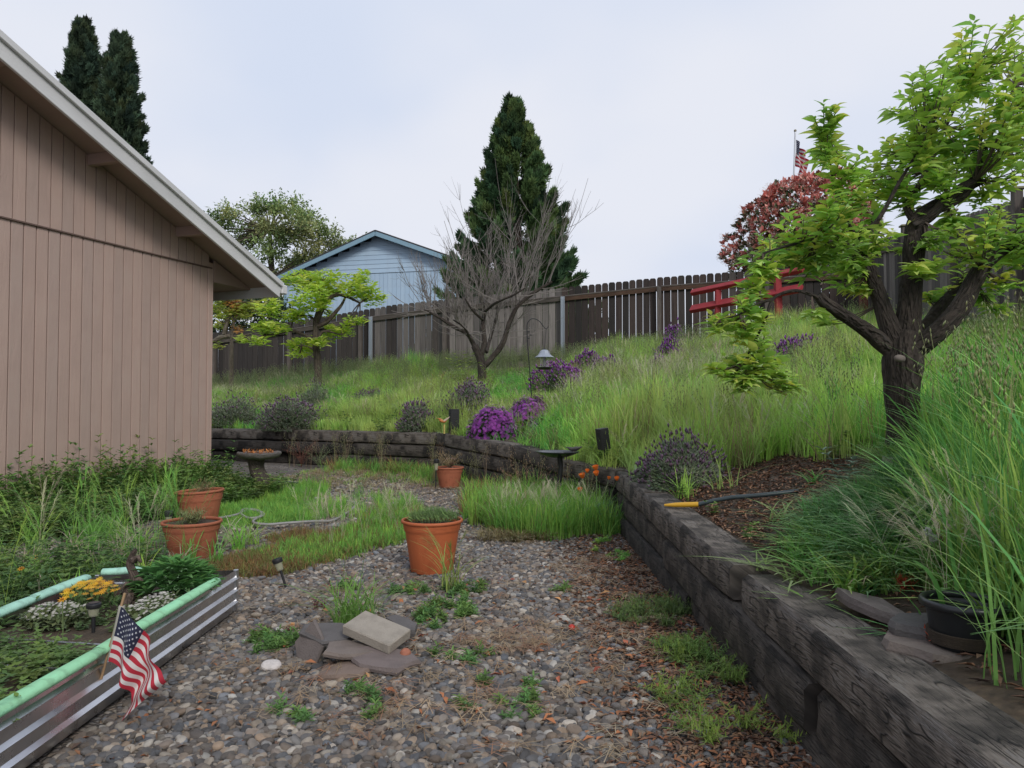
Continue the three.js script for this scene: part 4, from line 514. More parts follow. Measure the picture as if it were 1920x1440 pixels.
{
  const a = G(1045, 6.7), t = thing('bird_bath', 'shallow black dish on a thin bent black stand before the timber wall', 'bird bath', a), gl = mat([0.03, 0.033, 0.038], 0.22), h = 0.61;
  part('stand', limb([V(-0.06, -0.1, 0), V(-0.05, 0.12, 0), V(0.005, 0.3, 0), V(0.03, 0.45, 0), V(0.02, h - 0.03, 0)], [0.022, 0.022, 0.02, 0.02, 0.026], { sides: 12 }), blackIronM, t);
  part('dish', lathe([[0, h - 0.045], [0.08, h - 0.043], [0.15, h - 0.02], [0.2, h + 0.004], [0.2, h + 0.012], [0.19, h + 0.01], [0.14, h - 0.01], [0, h - 0.03]], 40), gl, t);
  const bd = thing('bird_figure', 'little dark metal bird perched on the rim of the black dish', 'bird figure', V(a.x + 0.15, a.y + h + 0.004, a.z + 0.02)), bm = mat([0.05, 0.047, 0.044], 0.6);
  part('body', limb([V(0.075, 0.05, 0), V(0.03, 0.034, 0), V(-0.01, 0.026, 0), V(-0.04, 0.034, 0), V(-0.06, 0.042, 0), V(-0.072, 0.04, 0)], [0.004, 0.012, 0.022, 0.02, 0.014, 0.003], { sides: 12, step: 0.006 }), bm, bd); part('beak', new THREE.ConeGeometry(0.004, 0.016, 8).rotateZ(Math.PI / 2).translate(-0.078, 0.041, 0), bm, bd); for (const s of [-1, 1]) part('wing', new THREE.SphereGeometry(1, 12, 8).scale(0.032, 0.012, 0.005).rotateZ(0.2).translate(0.012, 0.034, s * 0.02), bm, bd); part('foot', new THREE.CylinderGeometry(0.012, 0.016, 0.014, 10).translate(-0.005, 0.004, 0), bm, bd);
}
{ // hanging feeder on a crook
  const Z = 9.75, b = P(1001, 800, Z); b.y = highY(b.x, Z) - 0.15; const hk = thing('garden_hook', 'thin dark shepherd crook rising behind the purple flower mound', 'hook', b), R = (...r) => r.map(([x, y]) => P(x, y, Z));
  wpart('pole', limb([b.clone(), ...R([995, 720], [989, 640], [988, 618])], [0.008, 0.008, 0.007, 0.007], { sides: 8 }), blackIronM, hk); wpart('crook', limb(R([988, 618], [989, 606], [996, 598], [1005, 598.5], [1013, 604], [1019, 612], [1024, 617], [1028, 613]), [0.007, 0.006, 0.006, 0.005], { sides: 8, step: 0.02 }), blackIronM, hk);
  for (let k = 0; k < 3; k++) wpart('scroll_leaf', new THREE.SphereGeometry(0.02, 10, 8).scale(1, 0.4, 0.3).translate(...P(991 + (k % 2) * 4, 622 + k * 6, Z).toArray()), blackIronM, hk);
  const top = P(1024, 616, Z), c = P(1021, 693, Z), fd = thing('bird_feeder', 'lantern-shaped bird feeder with a grey bell roof hanging from the crook', 'bird feeder', c), s = Z / F, roofM = mat([0.33, 0.36, 0.41], 0.35, { metalness: 0.4 });
  wpart('hanger', limb([top, P(1021, 656, Z)], [0.003, 0.003], { sides: 6 }), blackIronM, fd);
  part('roof', lathe([[0.004, 38 * s], [5 * s, 37 * s], [8.5 * s, 34.5 * s], [10 * s, 31 * s], [12.5 * s, 27 * s], [18.5 * s, 23.2 * s], [18 * s, 22.4 * s], [11 * s, 25 * s], [0.004, 26 * s]], 8).toNonIndexed(), roofM, fd).geometry.computeVertexNormals();
  part('finial', lathe([[0.002, 41 * s], [1.6 * s, 40 * s], [2.3 * s, 38.5 * s], [1.5 * s, 37 * s], [0.002, 36.6 * s]], 12), blackM, fd); part('tube', new THREE.CylinderGeometry(8.5 * s, 8.5 * s, 20 * s, 24, 1, true).translate(0, 13 * s, 0), mat([0.95, 0.96, 0.95], 0.08, { transmission: 0.92, thickness: 0, side: THREE.DoubleSide }), fd); part('post', new THREE.CylinderGeometry(2.7 * s, 2.7 * s, 21 * s, 14).translate(0, 14 * s, 0), blackM, fd); part('tray', lathe([[0, 0], [10 * s, 0], [12 * s, 1.6 * s], [16.5 * s, 3.6 * s], [16 * s, 4.4 * s], [11 * s, 2.8 * s], [0, 2.4 * s]], 28), blackM, fd);
}
function lampPost(label, at, w, h, tilt, seed) {              // square pierced lantern tube
  const t = thing('garden_lamp', label, 'garden lamp', at, 0.4, 'black pierced square lamps on the bank'), R = rng(seed), core = mat([0.05, 0.05, 0.045], 0.7), dot = mat([0.3, 0.3, 0.27], 0.6); t.rotation.z = tilt;
  part('core', cbox(w * 0.9, h * 0.98, w * 0.9, 0.002).translate(0, h / 2, 0), core, t);
  for (const [x, z, r] of [[0, 1, 0], [1, 0, 1], [0, -1, 0], [-1, 0, 1]]) { const s = new THREE.Shape([[-w / 2, 0], [w / 2, 0], [w / 2, h], [-w / 2, h]].map((p) => new THREE.Vector2(...p))); for (let i = 0; i < 4; i++) for (let j = 0; j < 9; j++) { const q = new THREE.Path(), cx = (i - 1.5) * w * 0.21 + (R() - 0.5) * w * 0.05, cy = (j + 0.9) * h / 10.5 + (R() - 0.5) * h * 0.02; q.absellipse(cx, cy, w * (0.05 + 0.03 * R()), w * (0.04 + 0.05 * R()), 0, 6.283, false, 0); s.holes.push(q); } const g = new THREE.ExtrudeGeometry(s, { depth: 0.003, bevelEnabled: false, curveSegments: 3 }); g.translate(0, 0, w / 2); g.rotateY(Math.atan2(x, z)); part('side_panel', g, blackM, t); }
  part('lid', cbox(w * 1.06, 0.014, w * 1.06, 0.003).translate(0, h + 0.006, 0), blackM, t); part('spike', new THREE.ConeGeometry(0.012, 0.2, 8).rotateX(Math.PI).translate(0, -0.08, 0), blackM, t);
  return t;
}
{ const a = P(851, 818, 9.55), b = P(1133, 842, 6.75); a.y = highY(a.x, 9.55) + 0.02; b.y = Math.max(b.y, highY(b.x, 6.75) + 0.02); lampPost('upright black pierced lamp box on the bank by the purple mound', a, 0.105, 0.31, 0, 51); lampPost('tilted black pierced lamp box in grass near the wall corner', b, 0.085, 0.18, 0.14, 52); }
function solar(label, base, h, tilt, tiltX = 0, r = 0.032) {  // stake light: dark cap, clear ribbed cup, stake
  const t = thing('solar_light', label, 'solar light', base, 0, 'small solar stake lights'); t.rotation.set(tiltX, 0, tilt);
  part('stake', new THREE.CylinderGeometry(0.008, 0.006, h * 0.7, 10).translate(0, h * 0.3, 0), blackM, t); part('cup', lathe([[r * 0.45, h * 0.62], [r * 0.62, h * 0.64], [r * 0.8, h * 0.86], [r * 0.78, h * 0.86], [r * 0.55, h * 0.66]], 20), mat([0.75, 0.75, 0.6], 0.15, { transmission: 0.7, thickness: 0, side: THREE.DoubleSide }), t); part('cap', lathe([[0, h], [r * 0.92, h * 0.995], [r, h * 0.97], [r * 0.98, h * 0.87], [r * 0.8, h * 0.855], [0, h * 0.855]], 24), blackM, t); part('panel', new THREE.CylinderGeometry(r * 0.7, r * 0.7, 0.002, 20).translate(0, h + 0.001, 0), mat([0.02, 0.025, 0.04], 0.15), t);
}
solar('solar stake light leaning over the gravel near the raised bed corner', G(541, 4.25), 0.19, 0.32, 0, 0.03);
solar('solar stake light standing in the raised bed by white flowers', V(P(175, 1180, 2.95).x, 0.17, -2.95), 0.14, 0, 0, 0.028);
solar('tiny solar stake light beside the small pot with dry stalks', V(G(820, 8.6).x, G(820, 8.6).y, -8.42), 0.34, -0.03, 0, 0.03);
solar('solar stake light beside the ridged terracotta pot', V(potC.x - 0.22, potC.y, potC.z - 0.14), 0.3, 0.02, 0, 0.028);
{ // hummingbird on a rod
  const Z = 9.35, b = P(833, 880, Z); b.y = lowY(b.x, Z) - 0.05; const t = thing('bird_ornament', 'orange and yellow bird ornament on a thin rod above the timbers', 'ornament', b), om = mat([0.45, 0.16, 0.04], 0.4), ym = mat([0.5, 0.4, 0.12], 0.5), pm = mat([0.5, 0.38, 0.3], 0.5);
  wpart('rod', limb([b.clone(), P(833, 812, Z)], [0.004, 0.004], { sides: 6 }), blackIronM, t); wpart('stem', limb([P(833, 814, Z), P(833, 804, Z), P(833, 796, Z)], [0.014, 0.008, 0.012], { sides: 10 }), ym, t); wpart('body', limb([P(823, 787, Z), P(827, 789, Z), P(832, 791, Z), P(838, 788, Z)], [0.006, 0.02, 0.018, 0.006], { sides: 10 }), om, t); wpart('wing', limb([P(832, 790, Z), P(838, 786, Z), P(844, 781, Z)], [0.016, 0.012, 0.002], { sides: 8 }), pm, t); wpart('wing', limb([P(830, 789, Z), P(824, 785, Z), P(819, 784, Z)], [0.014, 0.01, 0.002], { sides: 8 }), om, t); wpart('bell', lathe([[0, 0.02], [0.01, 0.018], [0.02, 0], [0, 0]], 14).translate(...P(833, 815, Z).toArray()), blackM, t);
}
{ const p = P(1193, 905, 5.95); const t = thing('gourd_ornament', 'small pale green gourd-shaped ornament on the timber edge', 'ornament', V(p.x, 0.535, p.z)); part('body', lathe([[0, 0], [0.018, 0.002], [0.028, 0.018], [0.028, 0.032], [0.02, 0.05], [0.011, 0.066], [0.007, 0.08], [0, 0.084]], 20), mat([0.3, 0.42, 0.2], 0.4, { map: mottle }), t); part('stalk', new THREE.CylinderGeometry(0.002, 0.003, 0.02, 8).translate(0, 0.09, 0), mat([0.15, 0.13, 0.08], 0.8), t); t.rotation.z = 0.12; }
// ------------------------------------------------------------------ hose and pole
const hoseM = mat([0.3, 0.29, 0.28], 0.5, { map: rep(mottle, 6) });
{
  const on = ([x, y, d = 0]) => { let Z = 5; for (let k = 0; k < 12; k++) { const p = P(x, y, Z); const g = lowY(p.x, Z); Z *= (EYE - g) / Math.max(0.05, EYE - p.y); } const p = P(x, y, Z); return V(p.x, lowY(p.x, Z) + (x < 600 ? 0.055 : 0.025) + d, p.z); };
  solo('garden_hose', limb([[405, 985], [440, 978], [468, 968], [490, 972], [492, 980], [470, 984], [452, 975], [460, 966], [478, 967], [490, 977], [475, 992], [500, 996], [540, 993], [585, 990], [620, 982], [645, 970], [662, 958], [665, 948], [650, 944], [620, 942], [590, 944]].map(on), [0.011], { sides: 8, step: 0.03 }), hoseM, 'grey garden hose looping over grass and gravel by the stone bird bath', 'hose');
  solo('garden_hose', limb([[505, 913], [530, 912], [560, 914], [600, 922]].map(on), [0.009], { sides: 8, step: 0.05 }), mat([0.16, 0.17, 0.17], 0.5), 'dark length of hose on gravel behind the stone bird bath', 'hose');
}
{ // yellow ended pole lying on the timber
  const a = P(1246, 977, 4.38), b = P(1310, 966, 4.3); const yl = mat([0.6, 0.33, 0.02], 0.45); a.y = 0.505; b.y = 0.52; const t = thing('garden_rake', 'fan rake with a dark pole and yellow grip lying across the timber edge', 'tool', a.clone());
  const d = b.clone().sub(a); wpart('grip', limb([a.clone(), a.clone().addScaledVector(d, 0.12), a.clone().addScaledVector(d, 0.5), b.clone()], [0.007, 0.014, 0.0155, 0.0155], { sides: 14 }), yl, t);
  const e = P(1420, 946, 4.2); e.y = highY(e.x, 4.2) + 0.05; wpart('shaft', limb([b.clone().addScaledVector(d, -0.02), b.clone().lerp(e, 0.5).add(V(0, 0.012, 0)), e, e.clone().add(V(0.25, 0.03, 0.02))], [0.0125, 0.0125, 0.0125, 0.0125], { sides: 12 }), mat([0.03, 0.045, 0.05], 0.4), t);
  const rk = mat([0.05, 0.12, 0.13], 0.45), e2 = e.clone().add(V(0.25, 0.03, 0.02)); for (let k = 0; k < 9; k++) { const q = (k - 4) * 0.11; wpart('tine', limb([e2.clone().add(V(-0.02, 0, 0)), e2.clone().add(V(0.14 * Math.cos(q), -0.005, 0.16 * Math.sin(q))), e2.clone().add(V(0.25 * Math.cos(q), -0.035, 0.27 * Math.sin(q)))], [0.004, 0.004, 0.003], { sides: 6, n: 5 }), rk, t); }
}
// ------------------------------------------------------------------ raised bed of ribbed steel with green foam edging
{
  const steel = mat([0.66, 0.66, 0.68], 0.3, { metalness: 1, map: rep(mottle, 2), roughnessMap: rep(mottle, 3) }), foamA = mat([0.34, 0.72, 0.42], 0.75, { map: rep(stainT, 1.5), bumpMap: rep(grit, 3), bumpScale: 0.001 }), foamB = mat([0.42, 0.74, 0.6], 0.75, { map: rep(stainT, 1.5), bumpMap: rep(grit, 3), bumpScale: 0.001 });
  const x0 = -2.07, x1 = -1.415, zF = 3.8, zN = 1.75, h = 0.205, y0 = 0.045, t = thing('raised_bed', 'low raised bed of ribbed steel with pale green foam edging', 'raised bed', V((x0 + x1) / 2, y0, -zN - 1));
  // ribbed sheet: profile up the side, swept along
  const prof = [[0, 0]]; for (let k = 0; k < 3; k++) { const y = 0.038 + k * 0.06; prof.push([0, y], [0.014, y + 0.002], [0.015, y + 0.005], [0.001, y + 0.017]); } prof.push([0, h]);
  const side = (a, b) => { const g = new THREE.BufferGeometry(), pos = [], uv = [], idx = [], n = 40, d = b.clone().sub(a), L = d.length(), o = V(-d.z, 0, d.x).normalize().negate(); for (let i = 0; i <= n; i++) for (const [e, y] of prof) { const p = a.clone().addScaledVector(d, i / n).addScaledVector(o, e); pos.push(p.x, p.y + y, p.z); uv.push(i / n * L, y); } const m = prof.length; for (let i = 0; i < n; i++) for (let j = 0; j < m - 1; j++) { const q = i * m + j; idx.push(q, q + m, q + 1, q + 1, q + m, q + m + 1); } g.setAttribute('position', new THREE.Float32BufferAttribute(pos, 3)); g.setAttribute('uv', new THREE.Float32BufferAttribute(uv, 2)); g.setIndex(idx); const f = g.toNonIndexed(); f.computeVertexNormals(); return f; };
  const c = [V(x1, y0, -zN), V(x1 - 0.01, y0, -zF), V(x0, y0, -zF + 0.12), V(x0, y0, -zN)];
  for (let k = 0; k < 4; k++) { const a = c[k], b = c[(k + 1) % 4]; wpart('steel_side', side(b, a), steel, t); wpart('corner_post', bar(a.clone(), a.clone().setY(y0 + h + 0.004), 0.022, 0.022), steel, t); }
  const bed = new THREE.Shape(c.map((p) => new THREE.Vector2(p.x, -p.z))), sg = new THREE.ShapeGeometry(bed, 1); sg.rotateX(-Math.PI / 2); sg.translate(0, y0 + h * 0.72, 0); for (let i = 0, q = sg.attributes.position; i < q.count; i++) q.setZ(i, q.getZ(i)); wpart('soil', sg, potSoilM, t);
  const noodle = (a, b, r, m) => wpart('foam_edge', limb([a, a.clone().lerp(b, 0.3).add(V(0.004, 0.004, 0)), a.clone().lerp(b, 0.7).add(V(-0.004, -0.002, 0)), b], [r * 0.9, r, r, r * 0.92], { sides: 14, step: 0.04 }).translate(0, -y, 0).scale(1, 0.62, 1).translate(0, y, 0), m, t), y = y0 + h + 0.012;
  noodle(V(x1, y, -3.52), V(x1 + 0.005, y - 0.002, -2.52), 0.028, foamA); noodle(V(x1 + 0.01, y, -2.49), V(x1, y, -zN - 0.02), 0.028, foamA);
  noodle(V(-1.87, y, -3.74), V(-2.06, y, -3.705), 0.03, foamB); noodle(V(-1.66, y, -3.765), V(-1.855, y, -3.745), 0.03, foamB); noodle(V(x0, y, -3.58), V(x0 - 0.005, y, -3.2), 0.03, foamB); noodle(V(x0, y, -3.19), V(x0, y - 0.002, -2.85), 0.03, foamB);
  for (const z of [2.75, 2.5]) wpart('cross_rod', limb([V(x0, y0 + h - 0.03, -z - 0.06), V(x1, y0 + h - 0.03, -z + 0.05)], [0.005, 0.005], { sides: 8 }), mat([0.4, 0.41, 0.43], 0.3, { metalness: 0.9 }), t);
  // stump of driftwood, brown dome, small flag
  const dw = thing('driftwood', 'ragged grey driftwood stub standing in the raised bed', 'driftwood', V(-1.76, 0.18, -3.42)), dm = mat([0.16, 0.125, 0.11], 0.95, { map: rep(barkT, 6), bumpMap: rep(barkB, 6), bumpScale: 0.012 });
  part('stem', limb([V(0, -0.03, 0), V(0.0, 0.06, 0), V(0.01, 0.12, 0.0), V(-0.015, 0.18, 0), V(-0.005, 0.225, 0), V(0.012, 0.25, 0)], [0.055, 0.04, 0.024, 0.017, 0.013, 0.008], { sides: 14, step: 0.01, rough: 0.7, seed: 66 }), dm, dw); for (const [a, l, yy] of [[0.2, 0.07, 0.1], [2.5, 0.05, 0.08], [3.4, 0.08, 0.04], [5.3, 0.07, 0.03], [1.3, 0.09, 0.02], [0.1, 0.04, 0.2]]) part('stub', limb([V(0, yy, 0), V(Math.cos(a) * l * 0.6, yy + 0.015, Math.sin(a) * l * 0.6), V(Math.cos(a) * l, yy - 0.01, Math.sin(a) * l)], [0.018, 0.013, 0.004], { sides: 7, rough: 0.4, seed: 7 }), dm, dw);
  const dome = thing('clay_dome', 'upturned dark brown clay bowl behind the yellow flowers', 'bowl', V(-1.97, 0.19, -3.5)); part('bowl', lathe([[0.1, 0], [0.098, 0.012], [0.09, 0.035], [0.07, 0.06], [0.04, 0.074], [0, 0.078]], 28), mat([0.075, 0.035, 0.025], 0.75, { map: rep(mottle, 6) }), dome); part('foot_ring', new THREE.TorusGeometry(0.1, 0.006, 8, 28).rotateX(Math.PI / 2), mat([0.06, 0.03, 0.022], 0.8), dome);
}
// ------------------------------------------------------------------ flags
function starsAndStripes(w, h) {
  const c = document.createElement('canvas'); c.width = w; c.height = h; const x = c.getContext('2d'); for (let k = 0; k < 13; k++) { x.fillStyle = k % 2 ? '#d8d4d0' : '#b3283a'; x.fillRect(0, k * h / 13, w, h / 13 + 1); }
  x.fillStyle = '#22253f'; x.fillRect(0, 0, w * 0.4, h * 7 / 13); x.fillStyle = '#d8d8de';
  for (let r = 0; r < 9; r++) for (let q = 0; q < (r % 2 ? 5 : 6); q++) { const cx = w * 0.4 * (q * 2 + (r % 2 ? 2 : 1)) / 12, cy = h * 7 / 13 * (r + 1) / 10, R = h * 0.0246; x.beginPath(); for (let i = 0; i < 10; i++) { const a = -Math.PI / 2 + i * Math.PI / 5, s = i % 2 ? R * 0.4 : R; x.lineTo(cx + Math.cos(a) * s, cy + Math.sin(a) * s); } x.fill(); }
  const t = new THREE.CanvasTexture(c); t.colorSpace = THREE.SRGBColorSpace; return t;
}
const flagTex = starsAndStripes(1024, 640);
function cloth(f, m = 40, n = 28) { const pos = [], uv = [], idx = []; for (let i = 0; i <= m; i++) for (let j = 0; j <= n; j++) { const p = f(i / m, j / n); pos.push(p.x, p.y, p.z); uv.push(i / m, 1 - j / n); } for (let i = 0; i < m; i++) for (let j = 0; j < n; j++) { const a = i * (n + 1) + j, b = a + n + 1; idx.push(a, b, a + 1, a + 1, b, b + 1); } const g = new THREE.BufferGeometry(); g.setAttribute('position', new THREE.Float32BufferAttribute(pos, 3)); g.setAttribute('uv', new THREE.Float32BufferAttribute(uv, 2)); g.setIndex(idx); g.computeVertexNormals(); return g; }
{
  const fm = mat([1, 1, 1], 0.85, { map: flagTex, side: THREE.DoubleSide, transmission: 0.15, thickness: 0 }), Z = 2.55, h0 = P(229, 1136, Z), h1 = P(206, 1238, Z), foot = P(188, 1300, Z); foot.y = 0.15; const up = h0.clone().sub(h1).normalize();
  const t = thing('small_flag', 'little stars and stripes hand flag drooping over the foam edge of the bed', 'flag', foot);
  wpart('stick', limb([foot.clone(), h0.clone().addScaledVector(up, 0.045)], [0.005, 0.005], { sides: 8 }), mat([0.45, 0.3, 0.17], 0.7, { map: woodT }), t);
  wpart('sleeve', limb([h1.clone(), h1.clone().lerp(h0, 0.5), h0.clone()], [0.009, 0.01, 0.0105], { sides: 12, step: 0.02 }), mat([0.36, 0.34, 0.29], 0.9), t);
  wpart('cloth', cloth((u, v) => { const p = h0.clone().lerp(h1, v * (1 - 0.12 * u)), fall = Math.pow(u, 1.25) * 0.2 + 0.05 * u, out = 0.165 * Math.pow(u, 0.8) * (1 - 0.3 * v * u) - 0.035 * v * u; p.x += out + 0.012 * Math.sin(u * 9 + v * 2.5) * u; p.y -= fall * (1 - 0.18 * v); p.z += 0.03 + 0.028 * Math.sin(u * 10 - v * 3) * Math.min(1, u * 3) + 0.015 * Math.sin(u * 21 + v * 5) * u - 0.02 * (1 - u); return p; }), fm, t);
  // flag on a tall pole far off
  const Zf = 42, top = P(1491, 247, Zf), b = top.clone(); b.y = 2.6; const p = thing('flagpole', 'white flagpole with a limp flag rising behind the red shrub', 'flagpole', b.clone()); wpart('pole', limb([b.clone(), P(1487, 420, Zf), top], [0.06, 0.055, 0.045], { sides: 10 }), mat([0.55, 0.56, 0.58], 0.4, { metalness: 0.3 }), p); wpart('ball', new THREE.SphereGeometry(0.08, 12, 8).translate(top.x, top.y + 0.06, top.z), mat([0.25, 0.22, 0.15], 0.4, { metalness: 0.6 }), p);
  const a0 = P(1491, 262, Zf), a1 = P(1488, 303, Zf); wpart('flag', cloth((u, v) => { const q = a0.clone().lerp(a1, v); q.x += 0.05 + 0.72 * Math.pow(u, 0.9) * (1 - 0.35 * v) + 0.05 * Math.sin(u * 12 + v * 3); q.y -= 1.25 * Math.pow(u, 1.1); q.z += 0.16 * Math.sin(u * 14 - v * 4) * Math.min(1, u * 4); return q; }), fm, p);
}
// ------------------------------------------------------------------ stones
{
  const slate = [[0.15, 0.125, 0.115], [0.115, 0.105, 0.102], [0.185, 0.15, 0.13], [0.2, 0.145, 0.115], [0.17, 0.135, 0.125]].map((c) => mat(c, 0.85, { map: rep(mottle, 4), bumpMap: rep(grit, 5), bumpScale: 0.002 })), conc = mat([0.34, 0.3, 0.25], 0.95, { map: rep(mottle, 5), bumpMap: rep(grit, 9), bumpScale: 0.003 });
  const put = (label, px, py, Z, w, d, h, rx, ry, rz, m, seed, y) => { const p = P(px, py, Z), o = solo('flat_stone', slab(w, d, h, seed), slate[m], label, 'stone', 'broken flagstones heaped on the gravel'); o.position.set(p.x, y ?? p.y, p.z); o.rotation.set(rx, ry, rz); return o; };
  put('dark flagstone with a rusty edge lying under the concrete paver', 622, 1192, 3.2, 0.24, 0.2, 0.022, 0.16, 0.3, -0.2, 1, 201, 0.115);
  put('upended flagstone leaning at the left of the stone heap', 582, 1222, 3.12, 0.19, 0.15, 0.022, 0.5, 0.9, 0.85, 0, 202, 0.08);
  put('plum-grey flagstone jutting out below the concrete paver', 712, 1238, 3.0, 0.28, 0.17, 0.026, 0.14, -0.1, -0.06, 4, 203, 0.066);
  put('brown flagstone wedged in the middle of the stone heap', 655, 1226, 3.06, 0.22, 0.16, 0.024, 0.08, 0.5, -0.1, 2, 204, 0.088);
  put('reddish flagstone lying flat at the front of the stone heap', 648, 1256, 2.95, 0.22, 0.16, 0.024, 0.06, 0.2, 0.04, 3, 205, 0.045);
  put('narrow grey flagstone tilted against the concrete paver', 752, 1184, 3.28, 0.17, 0.085, 0.034, 0.1, -0.42, -0.2, 1, 206, 0.125);
  put('rounded brown flagstone buried under the stone heap', 690, 1222, 3.2, 0.26, 0.2, 0.06, 0.02, 0.8, 0, 1, 207, 0.035);
  const cp = P(706, 1190, 3.14), cb = solo('concrete_paver', (() => { const g = cbox(0.25, 0.045, 0.15, 0.005); return g; })(), conc, 'tan concrete paver resting aslant on the stone heap', 'paver'); cb.position.set(cp.x, 0.138, cp.z); cb.rotation.set(0.22, -0.5, -0.1);
  const rd = P(760, 1217, 3.05), ap = solo('round_stone', (() => { const g = new THREE.IcosahedronGeometry(0.024, 3), p = g.attributes.position; for (let i = 0; i < p.count; i++) { const k = 0.9 + 0.22 * fbm(p.getX(i) * 60 + 9, p.getY(i) * 60 + p.getZ(i) * 40 + 9, 8, 3); p.setXYZ(i, p.getX(i) * k, p.getY(i) * k * 0.9, p.getZ(i) * k); } g.computeVertexNormals(); return g; })(), mat([0.36, 0.13, 0.075], 0.75, { map: mottle }), 'red-brown round stone at the right end of the stone heap', 'stone'); ap.position.set(rd.x, 0.075, rd.z);
  const wb = P(508, 1252, 2.98), ws = solo('round_stone', (() => { const g = new THREE.IcosahedronGeometry(0.034, 3), p = g.attributes.position; for (let i = 0; i < p.count; i++) { const k = 0.75 + 0.5 * fbm(p.getX(i) * 50 + 9, p.getY(i) * 50 + p.getZ(i) * 30 + 9, 18, 3); p.setXYZ(i, p.getX(i) * k * 1.3, p.getY(i) * k * 0.7, p.getZ(i) * k); } g.computeVertexNormals(); return g; })(), mat([0.55, 0.5, 0.47], 0.85, { map: rep(mottle, 3) }), 'pale whitish stone lying left of the stone heap', 'stone'); ws.position.set(wb.x, lowY(wb.x, 2.98) + 0.03, wb.z);
  // flat stones stacked at the right behind the timber
  const put2 = (label, X, Z, w, d, h, ry, rz, m, seed, y) => { const o = solo('flat_stone', slab(w, d, h, seed), slate[m], label, 'stone', 'flat stones behind the timber'); o.position.set(X, y, -Z); o.rotation.set(0.05, ry, rz); };
  put2('slender flat stone lying against the timber edge', 1.13, 2.3, 0.1, 0.3, 0.035, 0.25, -0.1, 0, 221, 0.47); put2('broad flat stone beside the black nursery pot', 1.16, 2.08, 0.24, 0.16, 0.035, 0.1, -0.05, 1, 222, 0.475); put2('brown flat stone under the broad flat stone', 1.14, 2.0, 0.26, 0.2, 0.035, -0.3, 0.02, 2, 223, 0.442); put2('lowest flat stone of the stack by the timber', 1.1, 1.92, 0.24, 0.2, 0.03, 0.5, 0, 0, 224, 0.41);
  const bd = G(1673, 3.85), rk = solo('round_stone', slab(0.12, 0.1, 0.1, 231), mat([0.2, 0.18, 0.165], 0.9, { map: mottle }), 'grey stone at the foot of the gnarled tree trunk', 'stone'); rk.position.set(bd.x, bd.y + 0.04, bd.z);
  const tm = P(1072, 1173, 3.45), tomato = solo('red_fruit', new THREE.SphereGeometry(0.016, 16, 12).scale(1, 0.9, 1), mat([0.42, 0.03, 0.015], 0.35), 'small bright red fruit lying on the gravel', 'fruit'); tomato.position.set(tm.x, lowY(tm.x, 3.45) + 0.03, tm.z);
}
// ------------------------------------------------------------------ grass and weeds
const bladeM = mat([1, 1, 1], 0.93, { transmission: 0.42, thickness: 0, side: THREE.DoubleSide, specularIntensity: 0.4 });
const CAMW = (x, z, m = 0.5) => Math.abs(x) < 0.715 * z + m;
function bladePts(R, x, z, h, lean, n = 4, curl = 1) { const a = R() * 6.283, d = V(Math.cos(a), 0, Math.sin(a)), pts = []; for (let k = 0; k <= n; k++) { const t = k / n; pts.push(V(x + d.x * lean * Math.pow(t, 1.8), h * (t - 0.28 * curl * lean / Math.max(h, 0.1) * t * t * t), z + d.z * lean * Math.pow(t, 1.8))); } return pts; }
function tuftGeo(seed, n, h, spread, w, lean, seg = 4) { const R = rng(seed), b = new Buf(); for (let k = 0; k < n; k++) { const a = R() * 6.28, r = spread * Math.sqrt(R()), hh = h * (0.45 + 0.6 * R()); b.strip(bladePts(R, Math.cos(a) * r, Math.sin(a) * r, hh, lean * hh * (0.25 + R()), seg), w * (0.7 + 0.6 * R()), [1, 1, 1]); } return b.geo(false); }
// stalks with drooping oat spikelets (oat) or a nodding feathery plume (brome)
const grainT = (() => { const v = [0, 0, 0, 0.4, 0.12, 0.1, 0.4, -0.12, 0.1, 0.4, 0, -0.14, 1, 0, 0], i = [0, 1, 2, 0, 2, 3, 0, 3, 1, 4, 2, 1, 4, 3, 2, 4, 1, 3]; return { v, i }; })();
function oatGeo(seed, n, h) { const R = rng(seed), b = new Buf(); for (let k = 0; k < n; k++) { const pts = bladePts(R, 0.05 * (R() - 0.5), 0.05 * (R() - 0.5), h * (0.8 + 0.3 * R()), 0.16 * h, 5, 0.4), top = pts[5], sub = pts[3]; b.strip(pts, 0.0045, [1, 1, 1]); for (let j = 0; j < 11; j++) { const t = j / 11, p = sub.clone().lerp(top, t), a = R() * 6.28, e = p.clone().add(V(Math.cos(a) * 0.05 * (1.2 - t), 0.015, Math.sin(a) * 0.05 * (1.2 - t))); b.strip([p, e, e.clone().add(V(Math.cos(a) * 0.008, -0.012, Math.sin(a) * 0.008))], 0.0016, [1, 1, 1]); b.put(grainT, e, V(Math.cos(a) * 0.3, -1, Math.sin(a) * 0.3), V(1, 0, 0.2), 0.032, [1, 1, 1], 0.03); } } return b.geo(false); }
function bromeGeo(seed, n, h) { const R = rng(seed), b = new Buf(); for (let k = 0; k < n; k++) { const pts = bladePts(R, 0.06 * (R() - 0.5), 0.06 * (R() - 0.5), h * (0.8 + 0.3 * R()), 0.35 * h, 6, 1.2); b.strip(pts, 0.003, [1, 1, 1]); const d = pts[6].clone().sub(pts[4]).normalize(); for (let j = 0; j < 16; j++) { const p = pts[4].clone().lerp(pts[6], j / 15), q = d.clone().add(V(0, -0.35, 0)).add(ball(R).multiplyScalar(0.38)).normalize(), L = 0.06 + 0.05 * R(); b.strip([p, p.clone().addScaledVector(q, L * 0.5).add(V(0, -0.004, 0)), p.clone().addScaledVector(q, L).add(V(0, -0.018, 0))], 0.0035, [1, 1, 1]); } } return b.geo(false); }
